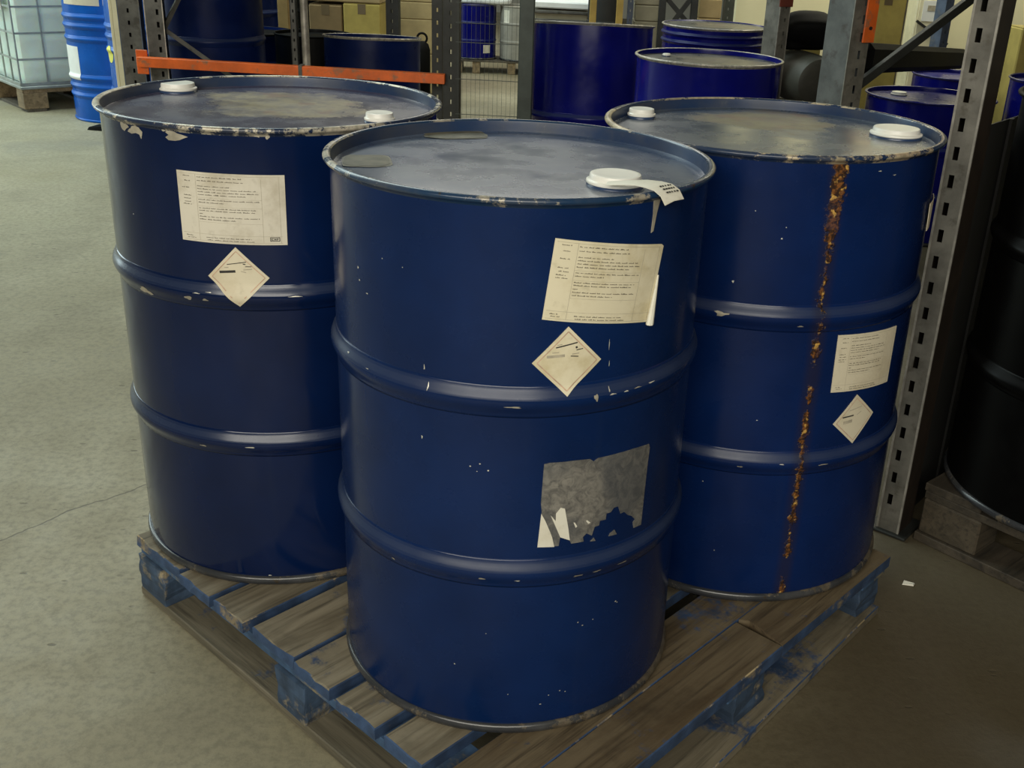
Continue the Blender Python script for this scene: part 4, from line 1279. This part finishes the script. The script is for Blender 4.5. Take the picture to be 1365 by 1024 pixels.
mesh_obj('post_shaft', lathe_bm([(0.019, 0), (0.019, 1.5)], 24, True, True), EDGE_LT, gp_, True, (0.02, 0.02, 0))
mesh_obj('foot_plate', box_bm(-0.03, 0.07, -0.03, 0.07, 0.0005, 0.008), STEEL_DK, gp_)
perforated('slotted_strip', 0.03, 0.03, 1.5, 0.045, 0.7, 0.007, 0.014, 0.015, (GALV_D, STEEL_DK, STEEL_DK), gp_, (-0.045, 0.0, 0), 0)

# dark stock in the left rack; black drums and locker stand in for shade
sq = drum('steel_drum', (-1.165, 6.02, 0.0165), 'squat dark blue drum with a bare steel rim behind the orange tie beam', (BLUE_DARK, LID_G, RIM_M, CHIME), 0.93, 0.65, (0.30, 0.14), 'dark drums in the left rack', seg=64)
sq.rotation_euler = (-0.06, 0, 0)
drum('steel_drum', (-1.97, 5.82, 0), 'tall navy drum inside the left rack, behind its left upright', (BLUE_DARK, BLACK_D, BLUE_DARK, CHIME), 0.93, 1.0, (0.64, 0.34), 'dark drums in the left rack', seg=64)
drum('steel_drum', (-2.15, 7.0, 0), 'dark navy drum, lower one behind the left end of the orange tie beam', (BLUE_DARK, BLACK_D, BLACK_D, CHIME), 1.0, 0.57, (0.38, 0.2), 'dark drums in the left rack', seg=64)
drum('steel_drum', (-2.45, 7.75, 0), 'tall navy drum at the far back left of the left rack', (BLUE_DARK, BLACK_D, BLUE_DARK, CHIME), 1.05, 0.95, (0.62, 0.34), 'dark drums in the left rack', seg=64)
drum('steel_drum', (-1.93, 8.35, 0), 'dark drum at the back of the left rack, beside the wooden batten', (BLACK_D, BLACK_D, BLACK_D, CHIME), 1.0, 0.92, (0.6, 0.32), 'dark drums in the left rack', seg=64)
drum('steel_drum', (-1.66, 6.72, 0), 'black drum behind the middle of the orange tie beam', (BLACK_D, BLACK_D, BLACK_D, CHIME), 0.8, 0.60, (0.4, 0.2), 'dark drums in the left rack', seg=64)
bt = thing('wooden_batten', (-2.03, 7.45, 0), 0, 'upright tan wooden batten in the dark left rack', 'timber')
mesh_obj('batten', box_bm(-0.036, 0.036, -0.02, 0.02, 0.0, 1.3, 0.003), simple('tan_batten', (0.26, 0.17, 0.06), 0.75), bt)
mesh_obj('batten_foot', box_bm(-0.06, 0.06, -0.05, 0.05, 0, 0.04, 0.003), WOOD_DARK, bt)
bl = thing('locker', (-1.86, 8.95, 0), 0, 'tall black locker added to fill the dark back of the left rack', 'locker')
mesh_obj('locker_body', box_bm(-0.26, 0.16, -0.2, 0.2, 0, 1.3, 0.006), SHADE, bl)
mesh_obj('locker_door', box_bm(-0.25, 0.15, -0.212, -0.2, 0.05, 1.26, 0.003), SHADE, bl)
cart = [(-1.635, 7.15, 0.0, 0.21, 0.35, 0.745, CARD_B, 'brown carton left of the yellow one, behind the squat dark blue drum'),
        (-1.405, 7.15, 0.0, 0.235, 0.35, 0.76, CARD_Y, 'yellow carton behind the squat dark blue drum'),
        (-1.52, 7.15, 0.767, 0.47, 0.35, 0.4, CARD, 'wide carton resting on the brown and yellow cartons')]
for a in cart:
    carton('cardboard_box', *a)
dp = thing('steel_post', (-1.185, 6.6, 0), 0, 'black steel post right of the yellow carton', 'post')
perforated('upright_post', 0.075, 0.08, 2.2, 0.0572, 0.7, 0.01, 0.02, 0.035, (STEEL_DK, STEEL_DK, STEEL_DK), dp, (0, 0, 0), 0)
mesh_obj('foot_plate', box_bm(-0.02, 0.095, -0.02, 0.10, 0.0005, 0.008), STEEL_DK, dp)
cz = 0.0
for k, h in enumerate((0.30, 0.255, 0.125, 0.12, 0.12)):
    carton('cardboard_box', -1.262 + 0.006 * (k % 2), 8.7, cz, 0.34, 0.4, h, CARD,
           ('lowest', 'second', 'third', 'fourth', 'topmost')[k] + ' carton of the tan stack left of the wire fence', 0.02, 'tan cartons left of the fence', seam=False)
    cz += h + 0.001
can = thing('black_canister', (-1.16, 7.9, 0), 0, 'small black canister with a handle standing on the floor left of the fence', 'canister')
mesh_obj('body', lathe_bm([(0.05, 0), (0.058, 0.01), (0.058, 0.40), (0.045, 0.44), (0.02, 0.46)], 32, True, True), BLACKP, can, True)
mesh_obj('handle', lathe_bm(torus_prof(0.035, 0, 0.008), 24), BLACKP, can, True, (0, 0, 0.48)).rotation_euler = (PI / 2, 0, 0)

# drums on a pallet in the far hall, seen through the fence
fp = thing('wooden_pallet', (-0.985, 9.84, 0), 0.08, 'pallet in the far hall carrying a blue drum and a pale grey drum', 'pallet')
for k in range(5):
    mesh_obj('deck_board', box_bm(-0.42, 0.42, -0.036, 0.036, -0.006, 0.006), WOOD_DARK, fp, False, (0.22, k * 0.095 + 0.03, 0.108))
for y in (0.03, 0.41):
    for x in (-0.13, 0.03, 0.35, 0.6):
        mesh_obj('block', box_bm(-0.035, 0.035, -0.03, 0.03, -0.05, 0.05, 0.003), WOOD_RAW, fp, False, (x, y, 0.051))
for x in (-0.13, 0.6):
    mesh_obj('base_board', box_bm(-0.03, 0.03, -0.2, 0.2, 0.0, 0.012), WOOD_DARK, fp, False, (x, 0.22, 0.0))
fd = drum('steel_drum', (-0.985, 10.06, 0.1145), 'blue drum on a pallet in the far hall, seen through the wire fence', (BLUE_ROYAL, LID_B, RIM_B, CHIME), 0.66, 0.475, (0.32, 0.165), 'far drums beyond the fence', seg=48, hw=0.014, amp=0.006)
mesh_obj('paper_label', wrap_poly([(-62, 0.13), (-40, 0.13), (-40, 0.06), (-62, 0.06)], RB * 0.66, 0.475, (0.32, 0.165), 0.0006), PAPER_W, fd)
fd2 = drum('steel_drum', (-0.575, 10.06, 0.1145), 'pale grey drum on the far pallet beside the blue one', (GREY_D, GREY_D, GREY_D, CHIME), 0.66, 0.475, (0.32, 0.165), 'far drums beyond the fence', seg=48, hw=0.014, amp=0.006)
mesh_obj('paper_label', wrap_poly([(-140, 0.44), (-120, 0.44), (-120, 0.33), (-140, 0.33)], RB * 0.66, 0.475, (0.32, 0.165), 0.0006), PAPER_W, fd2)
blob('glow_bundle', (-0.93, 10.06, 0.63), 0.27, 0.15, 0.06, WRAP, 9, 'white bundle added for the bright patch above the far blue drum', 'bundle', 0.08, 0.35, 3)  # white shape added in place of a bright patch of light

# ------------------------------------------------------------------ bright drums and tote at the aisle
BH = (0.63, 0.575, 0.50, 0.27, 0.215, 0.16)
da = drum('steel_drum', (-2.965, 6.9, 0), 'bright blue ribbed drum beside the caged tote, with a white label low down', (BLUE_BRIGHT, BLUE_BRIGHT, BLUE_BRIGHT, BLUE_BRIGHT), 1.0, 0.88, BH, 'bright blue drums in the aisle', seg=72, amp=0.008, hw=0.02)
mesh_obj('paper_label', wrap_poly([(-152, 0.455), (-117, 0.455), (-117, 0.255), (-152, 0.255)], RB, 0.88, BH, 0.0008), WHITE, da)
mesh_obj('paper_label', wrap_poly([(-135, 0.80), (-80, 0.80), (-80, 0.70), (-135, 0.70)], RB, 0.88, BH, 0.0008), PAPER_R, da)
db = drum('steel_drum', (-2.49, 6.4, 0), 'bright blue ribbed drum half hidden by the cream guard, with a yellow sticker', (BLUE_BRIGHT, BLUE_BRIGHT, BLUE_BRIGHT, BLUE_BRIGHT), 1.0, 0.88, BH, 'bright blue drums in the aisle', seg=72, amp=0.008, hw=0.02)
oval = [(-141 + 9 * math.cos(2 * PI * k / 16), 0.475 + 0.048 * math.sin(2 * PI * k / 16)) for k in range(16)]
mesh_obj('yellow_sticker', wrap_poly(oval, RB, 0.88, BH, 0.0008), YELLOW, db)
mesh_obj('cyan_sticker', wrap_poly([(-128, 0.53), (-110, 0.53), (-110, 0.33), (-124, 0.36)], RB, 0.88, BH, 0.0008), CYAN, db)

# caged tote
AI = math.atan2(0.69, 0.72)
ibc = thing('caged_tote', (-3.586, 6.858, 0), AI, 'pale translucent liquid tote in a wire cage on a wooden pallet, at the left edge', 'tote')
# local x = along the right-hand face, y = along the left-hand face
W_, L_ = 1.0, 1.2
bm = box_bm(0.03, W_ - 0.03, 0.03, L_ - 0.03, 0.16, 1.12, 0.07, 4)
mesh_obj('tank', bm, TANK, ibc, True)
mesh_obj('tank_lid', lathe_bm([(0.11, 0), (0.11, 0.03), (0.095, 0.04)], 32, True, True), BLACKP, ibc, True, (0.5, 0.6, 1.12))
hb = None
for z in (0.175, 0.33, 0.49, 0.65, 0.81, 0.97, 1.13):
    t_ = 0.014 if z in (0.175, 1.13) else 0.009
    for (p, q) in (((0, 0, z), (W_, 0, z)), ((0, L_, z), (W_, L_, z)), ((0, 0, z), (0, L_, z)), ((W_, 0, z), (W_, L_, z))):
        mesh_obj('cage_bar', bar_bm(p, q, t_, t_ * 1.3), WIRE, ibc)
for k in range(7):
    x = W_ * k / 6
    for y in (0, L_):
        mesh_obj('cage_bar', bar_bm((x, y, 0.16), (x, y, 1.14), 0.009, 0.009), WIRE, ibc)
for k in range(1, 8):
    y = L_ * k / 8
    for x in (0, W_):
        mesh_obj('cage_bar', bar_bm((x, y, 0.16), (x, y, 1.14), 0.009, 0.009), WIRE, ibc)
for z, h in ((0.62, 0.14),):
    mesh_obj('label_plate', box_bm(-0.012, -0.006, 0.15, 0.38, z, z + h), WHITE, ibc)
mesh_obj('tray', box_bm(-0.01, W_ + 0.01, -0.01, L_ + 0.01, 0.142, 0.165, 0.006), WIRE, ibc)
for y in (0.06, 0.6, 1.14):
    mesh_obj('deck_board', box_bm(0, W_, y - 0.06, y + 0.06, 0.118, 0.1415, 0.002), WOOD_RAW, ibc)
    for x in (0.075, 0.5, 0.925):
        mesh_obj('block', box_bm(-0.075, 0.075, -0.065, 0.065, -0.05, 0.05, 0.003), WOOD_RAW, ibc, False, (x, y, 0.068))
for x in (0.075, 0.5, 0.925):
    mesh_obj('base_board', box_bm(x - 0.06, x + 0.06, -0.005, L_ + 0.005, 0.0, 0.018), WOOD_DARK, ibc)

# litter
bm = bmesh.new()
pts = [(-0.05, -0.03), (0.06, -0.045), (0.075, 0.03), (0.0, 0.045), (-0.04, 0.02)]
lo = [bm.verts.new((x, y, 0.0006)) for x, y in pts]
hi = [bm.verts.new((x * 0.8, y * 0.8, 0.018 + 0.01 * (k % 2))) for k, (x, y) in enumerate(pts)]
bm.faces.new(lo[::-1])
bm.faces.new(hi)
for k in range(5):
    bm.faces.new((lo[k], lo[(k + 1) % 5], hi[(k + 1) % 5], hi[k]))
tag(mesh_obj('rubber_scrap', bm, BLACKP, None, False, (-2.93, 6.42, 0)), 'black scrap lying on the floor in front of the bright blue drum', 'scrap')
bm = bmesh.new()
pts = [(-0.014, -0.004), (0.010, -0.008), (0.016, 0.002), (-0.008, 0.007)]
lo = [bm.verts.new((x, y, 0.0006)) for x, y in pts]
hi = [bm.verts.new((x * 0.9, y * 0.9, 0.0025 + 0.003 * (k % 2))) for k, (x, y) in enumerate(pts)]
bm.faces.new(lo[::-1])
bm.faces.new(hi)
for k in range(4):
    bm.faces.new((lo[k], lo[(k + 1) % 4], hi[(k + 1) % 4], hi[k]))
tag(mesh_obj('paper_scrap', bm, PAPER_W, None, False, (0.761, 1.927, 0)), 'tiny white scrap on the floor by the right corner of the front pallet', 'scrap')
